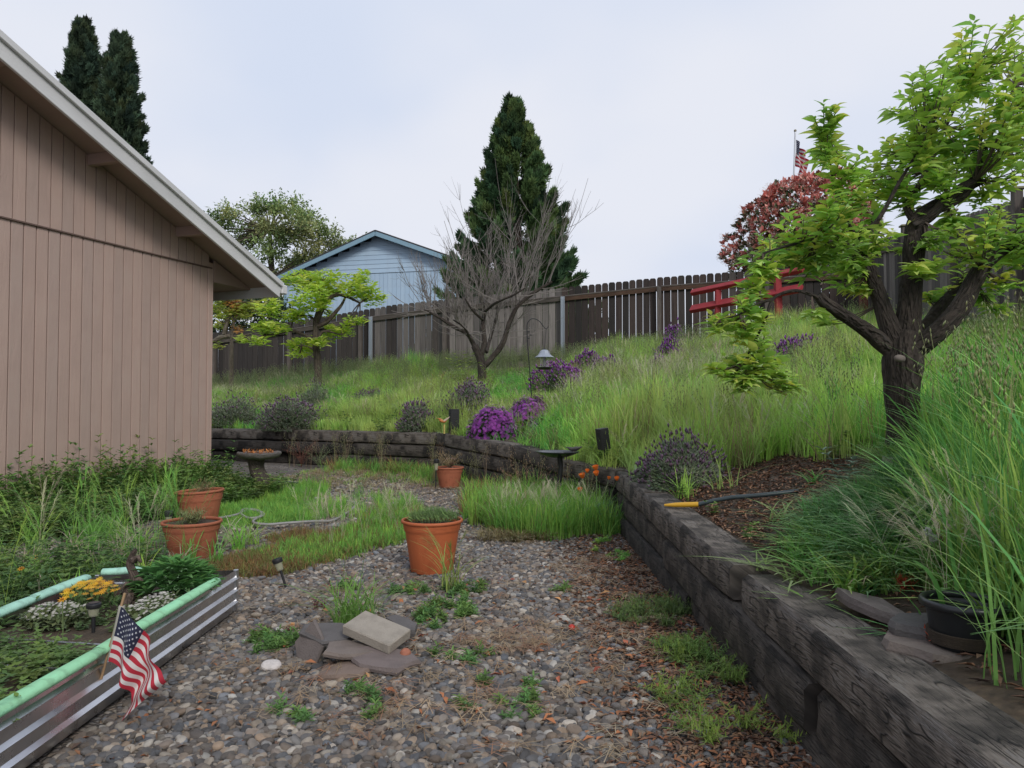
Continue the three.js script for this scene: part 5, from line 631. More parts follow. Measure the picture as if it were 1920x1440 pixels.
// leafy weed: stems with leaves in twos; w: leaf width share
function weedGeo(seed, stems, h, leaf, w, pairs) { const R = rng(seed), b = new Buf(), T = leafT(w, 0.08, 0.25, 3); for (let s = 0; s < stems; s++) { const pts = bladePts(R, 0.06 * (R() - 0.5), 0.06 * (R() - 0.5), h * (0.55 + 0.6 * R()), h * 0.45, 4, 0.5), c = new THREE.CatmullRomCurve3(pts); b.strip(pts, 0.004, [1, 1, 1]); let a = R() * 6; for (let k = 0; k < pairs; k++) { const t = 0.2 + 0.8 * k / (pairs - 1 || 1), p = c.getPoint(t); a += 1.57; for (const q of [0, Math.PI, 1.6]) b.put(T, p, V(Math.cos(a + q), 0.35 + 0.5 * t * R(), Math.sin(a + q)), V(0, 1, 0).add(ball(R).multiplyScalar(0.3)), leaf * (0.6 + 0.6 * R()) * (1 - 0.35 * t), [1, 1, 1]); } } return b.geo(false); }
function featherGeo(seed, n, h) { const R = rng(seed), b = new Buf(); for (let k = 0; k < n; k++) { const pts = bladePts(R, 0, 0, h * (0.5 + 0.6 * R()), h * 0.7, 4, 0.8), c = new THREE.CatmullRomCurve3(pts); b.strip(pts, 0.003, [1, 1, 1]); for (let j = 0; j < 12; j++) { const p = c.getPoint(0.25 + 0.75 * j / 12), q = ball(R).add(V(0, 0.5, 0)).normalize(), L = 0.022 + 0.02 * R(); b.strip([p, p.clone().addScaledVector(q, L * 0.6), p.clone().addScaledVector(q, L)], 0.0055, [1, 1, 1]); } } return b.geo(false); }

const TALL = [tuftGeo(1, 17, 0.46, 0.07, 0.0075, 0.55), tuftGeo(2, 15, 0.44, 0.08, 0.008, 0.75), tuftGeo(3, 19, 0.48, 0.06, 0.0065, 0.4)], SHORT = [tuftGeo(4, 22, 0.1, 0.06, 0.0055, 0.8, 3), tuftGeo(5, 20, 0.12, 0.055, 0.005, 0.6, 3)], WIDE = [tuftGeo(6, 7, 0.62, 0.06, 0.0095, 0.5, 6), tuftGeo(7, 6, 0.56, 0.07, 0.011, 0.85, 6)], LAX = [tuftGeo(8, 22, 0.3, 0.05, 0.0105, 1.35, 5)];
const OAT = oatGeo(11, 4, 0.75), BROME = bromeGeo(12, 6, 0.5), WEED = [weedGeo(21, 5, 0.22, 0.055, 0.5, 5), weedGeo(22, 4, 0.3, 0.06, 0.42, 6), weedGeo(23, 7, 0.14, 0.045, 0.65, 3)], FEATHER = featherGeo(24, 14, 0.17), FLATW = weedGeo(25, 8, 0.05, 0.05, 0.3, 3);
const GRASS = [[0.26, 0.63, 0.11], [0.32, 0.68, 0.11], [0.21, 0.55, 0.12], [0.4, 0.67, 0.13], [0.46, 0.6, 0.17]], STRAW = [[0.36, 0.3, 0.15], [0.3, 0.25, 0.13], [0.4, 0.33, 0.2]], PALE = [[0.58, 0.58, 0.36], [0.52, 0.52, 0.34], [0.56, 0.48, 0.36]];
const backZ = (x) => 16.6 - 0.3 * x, rightX = (z) => lerp(5.2, 7.1, (z - 3.2) / 11.05) - 0.15;
// places kept clear of grass: [X, Z, radius]
const CLEAR = [];
const clear = (x, z) => CLEAR.some(([a, b, r]) => (a - x) ** 2 + (b - z) ** 2 < r * r);
const mulchy = (x, z) => x > 0.9 && x < 2.05 && z > 3.1 && z < 5.4 && x < 1.05 + 1.1 * sstep(3.0, 3.9, z);

// ------------------------------------------------------------------ mounds of lavender and purple flowers
const headT = (() => { const v = [0, 0, 0, 0.5, 0.24, 0, 0.5, -0.12, 0.21, 0.5, -0.12, -0.21, 1, 0, 0], i = [0, 1, 2, 0, 2, 3, 0, 3, 1, 4, 2, 1, 4, 3, 2, 4, 1, 3]; return { v, i }; })();
const daisyT = (() => { const v = [0, 0.02, 0], i = []; for (let k = 0; k < 9; k++) { const a = k / 9 * 6.283, o = v.length / 3; v.push(0.5 * Math.sin(a - 0.2), 0.02, 0.5 * Math.cos(a - 0.2), Math.sin(a), 0.05, Math.cos(a), 0.5 * Math.sin(a + 0.24), 0.02, 0.5 * Math.cos(a + 0.24)); i.push(0, o, o + 1, 0, o + 1, o + 2); } return { v, i }; })();
function mound(name, label, cat, c, rx, h, o) {
  const R = rng(o.seed), t = thing(name, label, cat, c, 0, o.group), lf = new Buf(), fl = new Buf(), n = o.n;
  for (let k = 0; k < n; k++) {
    const a = R() * 6.283, e = Math.acos(1 - 0.98 * R()), q = V(Math.sin(e) * Math.cos(a), Math.cos(e), Math.sin(e) * Math.sin(a)), lump = 0.62 + 0.65 * fbm(q.x * 2.3 + 9, q.z * 2.3 + q.y + 9, o.seed, 3) + 0.18 * R() * R(), tip = V(q.x * rx * lump, Math.max(0.02, q.y * h * lump), q.z * rx * lump), s = tip.clone().multiplyScalar(0.35 + 0.3 * R());
    const tone = vary(R, pick(R, o.leaf), 0.2, 0.08); lf.strip([s, s.clone().lerp(tip, 0.5).add(ball(R).multiplyScalar(0.012)), tip], 0.005, tone);
    const d = tip.clone().sub(s).normalize(); for (let j = 0; j < 6; j++) lf.put(grainT, s.clone().lerp(tip, 0.2 + 0.75 * R()), d.clone().add(ball(R).multiplyScalar(0.9)), ball(R), o.needle || 0.035, vary(R, tone, 0.15, 0.05), 0.03);
    if (R() < o.bloom * (0.35 + 0.9 * q.y)) { if (o.daisy) fl.put(daisyT, tip.clone().addScaledVector(q, 0.012), q.clone().cross(ball(R)).normalize(), q.clone().add(ball(R).multiplyScalar(0.4)), o.flower * (0.7 + 0.5 * R()), vary(R, pick(R, o.petal), 0.2, 0.06)); else { const st = tip.clone().addScaledVector(d, o.stalk * R()).add(V(0, o.stalk * 0.4 * R(), 0)); if (o.stalk) lf.strip([tip, st], 0.0035, tone); fl.put(headT, st, d.clone().add(V(0, 0.8, 0)).add(ball(R).multiplyScalar(0.3)), ball(R), o.flower * (0.7 + 0.6 * R()), vary(R, pick(R, o.petal), 0.25, 0.08)); } }
  }
  part('foliage', lf.geo(), leafMat(0.7, 0.2), t).userData.kind = 'stuff'; part('bloom', fl.geo(), leafMat(0.7, 0.25), t).userData.kind = 'stuff';
  CLEAR.push([c.x, -c.z, rx * 0.75], [c.x * 0.96, -c.z * 0.96 - rx * 0.4, rx * (o.daisy ? 1.0 : o.stalk === 0.03 ? 0.9 : 0.5)]);
  return t;
}
const GREY = [[0.2, 0.235, 0.155], [0.155, 0.2, 0.115], [0.24, 0.26, 0.19], [0.125, 0.19, 0.085]], DARKP = [[0.16, 0.09, 0.15], [0.19, 0.11, 0.19], [0.13, 0.09, 0.11]], BRIGHT = [[0.33, 0.06, 0.38], [0.27, 0.05, 0.33], [0.42, 0.1, 0.46], [0.22, 0.045, 0.27]], MIDP = [[0.17, 0.035, 0.22], [0.12, 0.035, 0.15], [0.22, 0.05, 0.28]];
const lav = (label, px, Z, rpx, hpx, o = {}) => { const c = G(px, Z); c.y -= 0.03; mound('lavender_bush', label, 'lavender', c, rpx * Z / F, hpx * Z / F, { seed: Math.round(px * 3 + Z), n: o.n || 900, leaf: GREY, petal: o.petal || DARKP, bloom: (o.bloom ?? 0.35) * 0.7, flower: o.flower || 0.045, stalk: o.stalk ?? 0.06, group: 'lavender bushes on the bank', needle: 0.045 }); };
lav('grey lavender bush next to the tan house at the wall end', 440, 12.0, 52, 48); lav('wide grey-green lavender bush spilling over the wall joint', 545, 11.3, 62, 56, { n: 1500, bloom: 0.5 }); lav('wispy grey lavender behind the wide lavender bush', 592, 12.4, 30, 60, { n: 500, bloom: 0.15 });
lav('small dark lavender between tall grass below the lime-leaved tree', 692, 12.9, 32, 30, { bloom: 0.7, n: 700 }); lav('dusky lavender bush above the middle timbers', 782, 10.15, 32, 52, { bloom: 0.6, n: 900 }); lav('rounded mauve lavender left of the bright purple mounds', 884, 10.35, 44, 66, { bloom: 0.8, n: 1300 });
lav('large lavender bush with dark spikes beside the timber corner', 1282, 5.25, 70, 78, { n: 2200, bloom: 0.4, flower: 0.035, stalk: 0.09 }); lav('low lavender tuft against the large lavender bush', 1222, 5.6, 34, 40, { n: 700, bloom: 0.4, flower: 0.035 });
lav('dark violet lavender in front of the red gate', 1492, 9.6, 44, 62, { petal: MIDP, bloom: 0.7, n: 900, flower: 0.055 }); lav('violet lavender behind the drooping leafy shoot', 1405, 9.0, 36, 50, { petal: MIDP, bloom: 0.6, n: 600 }); lav('dim purple lavender against the dark fence boards', 1268, 14.6, 26, 70, { petal: MIDP, bloom: 0.8, n: 700, flower: 0.07 });
lav('faded lavender scrub under the bare tree', 815, 12.4, 40, 24, { n: 500, bloom: 0.5 });
const purp = (label, px, Z, rpx, hpx, o = {}) => { const c = G(px, Z); c.y -= 0.02; mound('purple_flower_mound', label, 'flower mound', c, rpx * Z / F, hpx * Z / F, { seed: Math.round(px * 5 + Z), n: o.n || 900, leaf: [[0.06, 0.1, 0.04], [0.085, 0.12, 0.05]], petal: o.petal || BRIGHT, bloom: o.bloom ?? 0.95, flower: o.flower || 0.027, daisy: o.daisy ?? true, stalk: 0.03, group: 'purple flower mounds', needle: 0.03 }); };
purp('bright purple flower mound tumbling towards the timber wall', 924, 9.15, 44, 56, { n: 1400, bloom: 0.95 }); purp('domed bright purple flower mound under the bird feeder', 993, 9.45, 38, 58, { n: 1400 }); purp('little purple tuft between the two bright purple mounds', 1003, 9.1, 11, 26, { n: 200 });
const spike = { daisy: false, petal: MIDP.concat(MIDP, BRIGHT), flower: 0.06, bloom: 0.75, n: 900 };
purp('purple spikes below the galvanised fence post', 1100, 12.6, 36, 60, spike); purp('spreading purple spikes behind the bird feeder', 1052, 11.6, 54, 58, spike); purp('purple spikes in grass right of the feeder', 1142, 11.8, 38, 52, spike); purp('low purple spikes halfway up the slope', 1080, 11, 22, 36, spike);
purp('purple spikes with pale grass in front, mid slope', 1252, 12.2, 36, 56, { ...spike, petal: MIDP }); purp('short purple spikes beside the pale grass plumes', 1235, 11.2, 22, 40, { ...spike, petal: MIDP });

// ------------------------------------------------------------------ grass of the bank
{
  const R = rng(301), tall = [[], [], []], wide = [[], []], lax = [], oat = [], brome = [], shrt = [[], []], weed = [];
  const trunks = [[2.24, 4.2, 0.12], [-3.9, 14.6, 0.1], [-0.52, 13, 0.12]];
  for (let k = 0; k < 90000; k++) {
    const z = 1.0 + 17.5 * Math.sqrt(R()), x = -9 + 16.5 * R(); if (!isHigh(x, z, 0.13) || !CAMW(x, z, 0.6) || z > backZ(x) || x > rightX(z)) continue;
    if (trunks.some(([a, b, r]) => (a - x) ** 2 + (b - z) ** 2 < r * r) || (clear(x, z) && R() < 0.93)) continue;
    const near = x > 0.9 && z < 4.6, col = 960 + x / z * F, mu = mulchy(x, z), pn = fbm(x * 0.7 + 20, z * 0.7 + 20, 305, 3), p2 = fbm(x * 2.1 + 70, z * 2.1 + 70, 309, 3), edge = isHigh(x, z, 0.42) ? 1 : 0.35, y = highY(x, z) - 0.01, tallSpot = Math.exp(-(((x + 2.4) / 1.0) ** 2 + ((z - 15.6) / 1.1) ** 2)) + Math.exp(-(((x - 2.1) / 0.7) ** 2 + ((z - 13.3) / 1.4) ** 2));
    if (mu && R() < 0.965) continue;
    const dens = clamp((near ? 0.9 : 0.55 + 0.9 * sstep(0.3, 0.6, pn)) * (0.35 + 0.65 * edge) * (0.3 + 0.7 * sstep(0.3, 0.45, p2))); if (R() > dens) continue;
    const fringe = z > backZ(x) - 1.5, tone = vary(R, GRASS[clamp(Math.floor(pn * 7.5 - 1.2 + 1.6 * R()), 0, 4)], 0.22, 0.1), dry = R() < 0.09;
    let s = (0.6 + 0.8 * p2) * (fringe ? (x > -1.6 && x < 1.5 ? 0.55 : 0.9) : 0.34 + (x > 0.8 ? 0.95 : 0.62) * pn + 0.25 * Math.exp(-(((x - 1.6) / 0.8) ** 2 + ((z - 8) / 1.6) ** 2))) * (0.65 + 0.55 * R()) * (isHigh(x, z, 0.5) ? 1 : 0.6); if (x < -3.2 && z < 13.6) s *= 0.75; if (x > 4.6 && !fringe) s *= 1.15; s *= 1 + 0.75 * tallSpot;
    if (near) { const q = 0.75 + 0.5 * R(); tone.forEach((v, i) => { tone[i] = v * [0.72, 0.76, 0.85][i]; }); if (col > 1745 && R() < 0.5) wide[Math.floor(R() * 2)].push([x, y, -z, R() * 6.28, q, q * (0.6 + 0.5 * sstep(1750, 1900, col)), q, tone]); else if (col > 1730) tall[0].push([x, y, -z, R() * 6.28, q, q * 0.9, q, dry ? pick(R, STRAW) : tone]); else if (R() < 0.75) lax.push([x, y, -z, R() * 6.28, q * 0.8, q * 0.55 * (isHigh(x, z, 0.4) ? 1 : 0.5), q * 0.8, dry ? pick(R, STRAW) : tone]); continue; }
    if (edge < 1 && R() < 0.5) { shrt[Math.floor(R() * 2)].push([x, y, -z, R() * 6.28, 1.3, 1.2 + R(), 1.3, tone]); continue; }
    tall[Math.floor(R() * 3)].push([x, y, -z, R() * 6.28, 0.9 + 0.3 * R(), s, 0.9 + 0.3 * R(), dry ? pick(R, STRAW) : tone]);
    const plume = Math.exp(-(((x - 2.2) / 0.9) ** 2 + ((z - 10) / 1.0) ** 2));
    if (R() < 0.016 + 0.26 * plume || (x < -3.2 && R() < 0.06)) brome.push([x, y, -z, R() * 6.28, 1, s * 0.95 + 0.12, 1, vary(R, pick(R, PALE), 0.15, 0.05)]);
    if (R() < (fringe ? 0.07 : 0.014) + 0.08 * tallSpot) oat.push([x, y, -z, R() * 6.28, 1, 0.75 + 0.3 * R(), 1, vary(R, [0.24, 0.29, 0.12], 0.2, 0.08)]);
    if (R() < 0.05) weed.push([x, y, -z, R() * 6.28, 1.1, 0.7 + 0.9 * R(), 1.1, vary(R, [0.14, 0.24, 0.06], 0.2)]);
  }
  for (let k = 0; k < 3000; k++) {                            // close by, behind the near timber
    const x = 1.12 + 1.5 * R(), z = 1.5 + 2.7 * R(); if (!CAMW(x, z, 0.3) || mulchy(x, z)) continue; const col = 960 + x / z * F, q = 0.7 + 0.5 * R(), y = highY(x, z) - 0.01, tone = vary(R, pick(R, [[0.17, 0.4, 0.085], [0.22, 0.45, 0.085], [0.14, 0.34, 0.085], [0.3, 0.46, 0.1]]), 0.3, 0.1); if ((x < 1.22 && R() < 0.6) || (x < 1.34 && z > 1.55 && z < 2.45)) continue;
    if (col < 1735) { if (R() < 0.55) lax.push([x, y, -z, R() * 6.28, q * 0.8, q * 0.62, q * 0.8, R() < 0.06 ? pick(R, STRAW) : tone]); } else if (R() < 0.3) tall[Math.floor(R() * 3)].push([x, y, -z, R() * 6.28, q, q * (0.75 + 0.35 * sstep(1735, 1900, col)), q, tone]); else if (R() < 0.25) lax.push([x, y, -z, R() * 6.28, q, q * 0.9, q, tone]); else if (R() < 0.12) wide[Math.floor(R() * 2)].push([x, y, -z, R() * 6.28, q, q * 0.8, q, tone]);
  }
  for (let k = 0; k < 16; k++) { const x = 1.6 + 1.0 * R(), z = 2.4 + 1.4 * R(); if (CAMW(x, z) && x / z > 0.55) oat.push([x, highY(x, z), -z, R() * 6.28, 1, 0.85 + 0.25 * R(), 1, vary(R, [0.36, 0.38, 0.17], 0.15, 0.06)]); }
  for (let k = 0; k < 18; k++) { const x = 1.2 + 0.5 * R(), z = 2.1 + 0.7 * R(); brome.push([x, highY(x, z), -z, R() * 6.28, 0.8, 0.55 + 0.2 * R(), 0.8, vary(R, pick(R, PALE), 0.15, 0.05)]); }
  for (let k = 0; k < 420; k++) { const x = 1.28 + 0.75 * R(), z = 2.7 + 1.2 * R(); if (!mulchy(x, z)) lax.push([x, highY(x, z), -z, R() * 6.28, 0.85, 0.65 + 0.25 * R(), 0.85, vary(R, [0.12, 0.3, 0.085], 0.2, 0.08)]); }
  const specks = [], stalk = []; for (let k = 0; k < 900; k++) { const z = 5 + 10 * R(), x = -5 + 9 * R(); if (!isHigh(x, z, 0.2) || z > backZ(x) || fbm(x * 0.9 + 5, z * 0.9 + 5, 317, 3) < 0.5) continue; specks.push([x, highY(x, z) + 0.14 + 0.22 * R(), -z, R() * 6, 1, 1, 1, vary(R, [0.75, 0.74, 0.68], 0.1, 0.03), R(), R()]); if (R() < 0.3) stalk.push([x, highY(x, z), -z, R() * 6, 1, 0.45 + 0.3 * R(), 1, vary(R, [0.3, 0.2, 0.13], 0.2, 0.06)]); }
  for (let k = 0; k < 40; k++) { const x = -3.2 + 3.9 * R(), z = wallZ(x) - 0.15 - 0.5 * R(); stalk.push([x, lowY(x, z), -z, R() * 6, 0.8, 0.4 + 0.4 * R(), 0.8, vary(R, pick(R, [[0.34, 0.24, 0.15], [0.3, 0.3, 0.14]]), 0.2, 0.06)]); }
  const speckG = (() => { const b = new Buf(), Q = rng(319); for (let k = 0; k < 4; k++) b.put(daisyT, ball(Q).multiplyScalar(0.03), V(1, 0, 0), V(0, 1, 0).add(ball(Q).multiplyScalar(0.6)), 0.008, [1, 1, 1]); return b.geo(false); })();
  copies('white_wildflowers', speckG, bladeM, specks, 'tiny white wildflowers dotted through the bank grass'); copies('dry_stalks', OAT, bladeM, stalk, 'brown dry seed stalks on the bank and by the far timbers');
  tall.forEach((l, k) => copies('tall_grass', TALL[k], bladeM, l, 'tall wild grass covering the bank')); wide.forEach((l, k) => copies('broad_grass', WIDE[k], bladeM, l, 'broad-bladed grass close by on the right of the timber'));
  copies('lax_grass', LAX[0], bladeM, lax, 'soft arching grass behind the near timber'); copies('oat_grass', OAT, bladeM, oat, 'wild oat stalks with hanging seeds'); copies('brome_grass', BROME, bladeM, brome, 'pale nodding grass plumes'); shrt.forEach((l, k) => copies('short_grass', SHORT[k], bladeM, l, 'short grass along the timber edge')); copies('bank_weeds', WEED[0], bladeM, weed, 'leafy weeds among the grass of the bank');
}
// ------------------------------------------------------------------ gravel, chips and the weeds of the lower yard
{
  const R = rng(401), pg = [0, 1, 2, 3].map((k) => { const g = new THREE.IcosahedronGeometry(1, 2), p = g.attributes.position; for (let i = 0; i < p.count; i++) { const v = V(p.getX(i), p.getY(i), p.getZ(i)), q = 0.8 + 0.4 * fbm(v.x * 1.1 + 9 + k * 5, v.y * 1.1 + v.z * 0.9 + 9, 410 + k, 2); p.setXYZ(i, v.x * q, v.y * q, v.z * q); } g.computeVertexNormals(); return g; });
  const pm = mat([1, 1, 1], 0.72, { bumpMap: rep(grit, 2), bumpScale: 0.002 }), lists = [[], [], [], []], chips = [], up = [];
  const PC = [[0.15, 0.142, 0.138], [0.225, 0.2, 0.178], [0.11, 0.106, 0.106], [0.32, 0.27, 0.215], [0.175, 0.175, 0.182], [0.28, 0.215, 0.16], [0.14, 0.122, 0.11], [0.4, 0.36, 0.31], [0.21, 0.172, 0.142], [0.165, 0.135, 0.11]];
  const inBed = (x, z) => x < -1.39 && x > -2.1 && z < 3.83, HX = (z) => -3.34 - 0.358 * (8.08 - z) + 0.02;
  for (let k = 0; k < 290000; k++) {
    const z = 1.9 + 9.6 * Math.pow(R(), 1.25), x = -5.2 + 6.1 * R(); if (isHigh(x, z) || x > 0.885 || !CAMW(x, z, 0.25) || inBed(x, z) || x < HX(z)) continue; if (x < -2.1 && z < 6 && R() < 0.75) continue; const dn = z < 5.5 ? 1 : z < 8 ? 0.75 : 0.4; if (R() > dn) continue;
    const brown = sstep(0.15, 0.7, x) * sstep(7, 5, z), r = (0.005 + 0.0145 * Math.pow(R(), 2.7)) * (z > 6 ? 0.95 : 1), c = vary(R, pick(R, PC), 0.42, 0.06); if (R() < Math.max(brown * 0.72, 0.022)) { if (R() < 0.85) chips.push([x, lowY(x, z) + 0.014 + 0.008 * R(), -z, R() * 6.28, 0.7 + R(), 1, 0.6 + 0.7 * R(), vary(R, pick(R, [[0.15, 0.075, 0.045], [0.1, 0.06, 0.042], [0.2, 0.12, 0.07], [0.26, 0.11, 0.05]]), 0.3, 0.1), 0.5 * (R() - 0.5), 0.5 * (R() - 0.5)]); continue; }
    lists[k & 3].push([x, lowY(x, z) + r * 0.22 + 0.009 * R() * R(), -z, R() * 6.28, r * (1 + 0.6 * R()), r * (0.5 + 0.35 * R()), r, c, 0.9 * (R() - 0.5), 0.9 * (R() - 0.5)]);
  }
  for (let k = 0; k < 14000; k++) { const x = 0.95 + 1.6 * R(), z = 1.6 + 4.2 * R(); if (!isHigh(x, z, 0.2) || (!mulchy(x, z) && R() < 0.7)) continue; up.push([x, highY(x, z) + 0.008 + 0.01 * R(), -z, R() * 6.28, 0.8 + 1.2 * R(), 1, 0.6 + 0.8 * R(), vary(R, pick(R, [[0.17, 0.08, 0.045], [0.12, 0.065, 0.042], [0.23, 0.12, 0.065], [0.09, 0.055, 0.04], [0.3, 0.17, 0.1]]), 0.3, 0.1), 0.5 * (R() - 0.5), 0.5 * (R() - 0.5)]); }
  lists.forEach((l, k) => copies('gravel', pg[k], pm, l, 'loose rounded river gravel'));
  const chipG = (() => { const b = new Buf(); b.put(leafT(0.5, 0.2, 0.2, 2), V(-0.012, 0, 0), V(1, 0, 0), V(0, 1, 0), 0.026, [1, 1, 1]); const g = b.geo(false); return g; })(), chipM = mat([1, 1, 1], 0.9, { side: THREE.DoubleSide });
  copies('bark_chips', chipG, chipM, chips, 'brown bark and leaf litter by the timber wall'); copies('bark_mulch', chipG, chipM, up, 'reddish bark mulch on the bank');

  // weeds and grass on the gravel
  const S = [[], []], T = [[], [], []], F2 = [], W = [[], [], []], FL = [], LX = [], BR = [], sp = (f, n) => { for (let k = 0; k < n; k++) f(); }, at = (x, z) => lowY(x, z) - 0.004;
  const gp = (px, py) => { let Z = 5; for (let k = 0; k < 14; k++) { const p = P(px, py, Z); Z *= (EYE - lowY(p.x, Z)) / Math.max(0.05, EYE - p.y); } return [P(px, py, Z).x, Z]; };
  const patch = (px, py, rx, rz, n, put) => { const [X, Z] = gp(px, py); sp(() => { const a = R() * 6.28, r = Math.sqrt(R()), x = X + Math.cos(a) * r * rx, z = Z + Math.sin(a) * r * rz; if (isHigh(x, z, -0.03) || inBed(x, z) || x < HX(z) + 0.03) return; put(x, at(x, z), z, 1 - r); }, n); };
  const green = () => vary(R, pick(R, [[0.24, 0.5, 0.09], [0.2, 0.43, 0.085], [0.33, 0.53, 0.1]]), 0.2, 0.1), rust = () => vary(R, pick(R, [[0.32, 0.18, 0.08], [0.27, 0.2, 0.08], [0.22, 0.25, 0.07]]), 0.2, 0.1);
  const lawn = (h, g) => (x, y, z, e) => S[R() < 0.5 ? 0 : 1].push([x, y, -z, R() * 6.28, 1.1, h * (0.6 + 0.7 * R()), 1.1, g()]);
  patch(510, 962, 0.62, 0.65, 760, lawn(0.85, green)); patch(455, 970, 0.4, 0.6, 300, lawn(0.65, green)); patch(560, 930, 0.3, 0.6, 130, lawn(1.3, green)); patch(420, 930, 0.3, 0.7, 200, lawn(1.2, green));
  patch(480, 1065, 0.3, 0.28, 320, lawn(0.7, rust)); patch(540, 1050, 0.3, 0.3, 320, lawn(0.8, () => (R() < 0.5 ? rust() : green()))); patch(610, 1035, 0.28, 0.32, 230, lawn(0.9, () => (R() < 0.3 ? rust() : green()))); patch(690, 1010, 0.28, 0.4, 210, lawn(1.0, () => (R() < 0.25 ? rust() : green()))); patch(740, 975, 0.26, 0.6, 170, lawn(1.2, () => (R() < 0.25 ? rust() : green()))); patch(700, 950, 0.4, 0.8, 60, lawn(1.3, green)); patch(570, 1015, 0.25, 0.3, 140, lawn(0.8, rust));
  // tall clump before the wall corner
  const stand = (s, g) => (x, y, z) => T[Math.floor(R() * 3)].push([x, y, -z, R() * 6.28, 0.9, s * (0.6 + 0.6 * R()), 0.9, g()]);
  patch(1010, 985, 0.42, 0.7, 420, stand(0.75, () => (R() < 0.1 ? pick(R, STRAW) : green()))); patch(1100, 985, 0.32, 0.55, 300, stand(0.72, green)); patch(955, 975, 0.2, 0.6, 140, stand(0.65, green)); patch(1080, 960, 0.5, 0.6, 200, stand(0.8, green)); patch(930, 960, 0.3, 1.0, 120, stand(0.7, () => (R() < 0.3 ? rust() : green())));
  patch(970, 1012, 0.3, 0.16, 34, (x, y, z) => LX.push([x, y, -z, R() * 6.28, 0.7, 0.55, 0.7, R() < 0.5 ? pick(R, STRAW) : rust()])); patch(1020, 1000, 0.4, 0.3, 16, (x, y, z) => BR.push([x, y, -z, R() * 6.28, 0.8, 0.9, 0.8, pick(R, PALE)])); patch(700, 990, 0.6, 0.9, 18, (x, y, z) => BR.push([x, y, -z, R() * 6.28, 0.7, 0.8, 0.7, pick(R, PALE)]));
  // along the far wall foot
  for (const [px, py, n] of [[470, 868, 70], [610, 872, 90], [660, 880, 60], [760, 885, 90], [880, 900, 80], [830, 895, 60], [420, 862, 60]]) { patch(px, py, 0.45, 0.35, n, stand(0.45, () => (R() < 0.35 ? rust() : green()))); patch(px, py + 6, 0.7, 0.5, Math.floor(n * 0.8), lawn(0.9, () => (R() < 0.5 ? pick(R, STRAW) : green()))); }
  patch(730, 905, 1.3, 1.0, 260, (x, y, z) => S[0].push([x, y, -z, R() * 6.28, 1.2, 0.35, 1.2, pick(R, STRAW)])); patch(640, 895, 1.2, 0.9, 200, lawn(0.6, () => (R() < 0.6 ? pick(R, STRAW) : green())));
  // foot of the near wall and flat rosettes
  patch(1355, 1235, 0.24, 0.3, 26, (x, y, z) => F2.push([x, y, -z, R() * 6.28, 0.8, 0.4 + 0.9 * R() * R(), 0.8, vary(R, [0.17, 0.27, 0.055], 0.3, 0.15)])); patch(1230, 1160, 0.22, 0.22, 26, (x, y, z) => F2.push([x, y, -z, R() * 6.28, 0.7, 0.6, 0.7, vary(R, [0.14, 0.22, 0.06], 0.2, 0.1)])); patch(1360, 1330, 0.22, 0.35, 16, (x, y, z) => F2.push([x, y, -z, R() * 6.28, 0.8, 0.4 + 0.9 * R() * R(), 0.8, vary(R, [0.17, 0.27, 0.055], 0.3, 0.15)])); patch(1440, 1230, 0.12, 0.3, 26, (x, y, z) => T[0].push([x, y, -z, R() * 6.28, 0.6, 0.8 + 0.4 * R(), 0.6, green()])); patch(1170, 1030, 0.25, 0.5, 24, (x, y, z) => FL.push([x, y, -z, R() * 6.28, 0.8, 0.8, 0.8, green()]));
  for (const [px, py, r, n] of [[850, 1150, 0.16, 26], [815, 1160, 0.1, 12], [505, 1212, 0.13, 22], [870, 1110, 0.14, 20], [770, 1110, 0.12, 16], [1060, 1110, 0.08, 4], [800, 1175, 0.1, 10], [870, 1238, 0.14, 10], [640, 1110, 0.1, 8], [950, 1320, 0.2, 16], [620, 1340, 0.2, 14]]) patch(px, py, r, r, Math.ceil(n * 0.7), (x, y, z) => FL.push([x, y, -z, R() * 6.28, 0.75, 0.7 + 0.6 * R(), 0.75, vary(R, [0.17, 0.31, 0.085], 0.25, 0.15)]));
  const ST = [], DL = [], strawG = (() => { const Q = rng(431), b = new Buf(); for (let k = 0; k < 9; k++) { const a = Q() * 6.28, L = 0.05 + 0.09 * Q(), c = V(0.06 * (Q() - 0.5), 0.012 + 0.012 * Q(), 0.06 * (Q() - 0.5)), d = V(Math.cos(a), 0.12 * (Q() - 0.4), Math.sin(a)); b.strip([c.clone().addScaledVector(d, -L / 2), c.clone().add(V(0, 0.006, 0)), c.clone().addScaledVector(d, L / 2)], 0.0032, [1, 1, 1]); } return b.geo(false); })();
  for (const [px, py, rx, rz, n] of [[985, 1208, 0.3, 0.16, 26], [905, 1225, 0.25, 0.12, 16], [1020, 1195, 0.45, 0.25, 22], [720, 905, 1.4, 1.0, 150], [640, 890, 1.3, 0.8, 110], [960, 1012, 0.4, 0.3, 30], [800, 930, 0.7, 0.9, 120], [560, 900, 0.8, 0.5, 90], [740, 1180, 1.4, 1.0, 150], [1000, 1330, 0.8, 0.4, 50], [1150, 1080, 0.4, 0.6, 60]]) patch(px, py, rx, rz, n, (x, y, z) => ST.push([x, y + 0.012, -z, R() * 6.28, 1, 1, 1, vary(R, pick(R, [[0.46, 0.33, 0.19], [0.38, 0.26, 0.15], [0.52, 0.4, 0.26], [0.4, 0.22, 0.13]]), 0.2, 0.06)]));
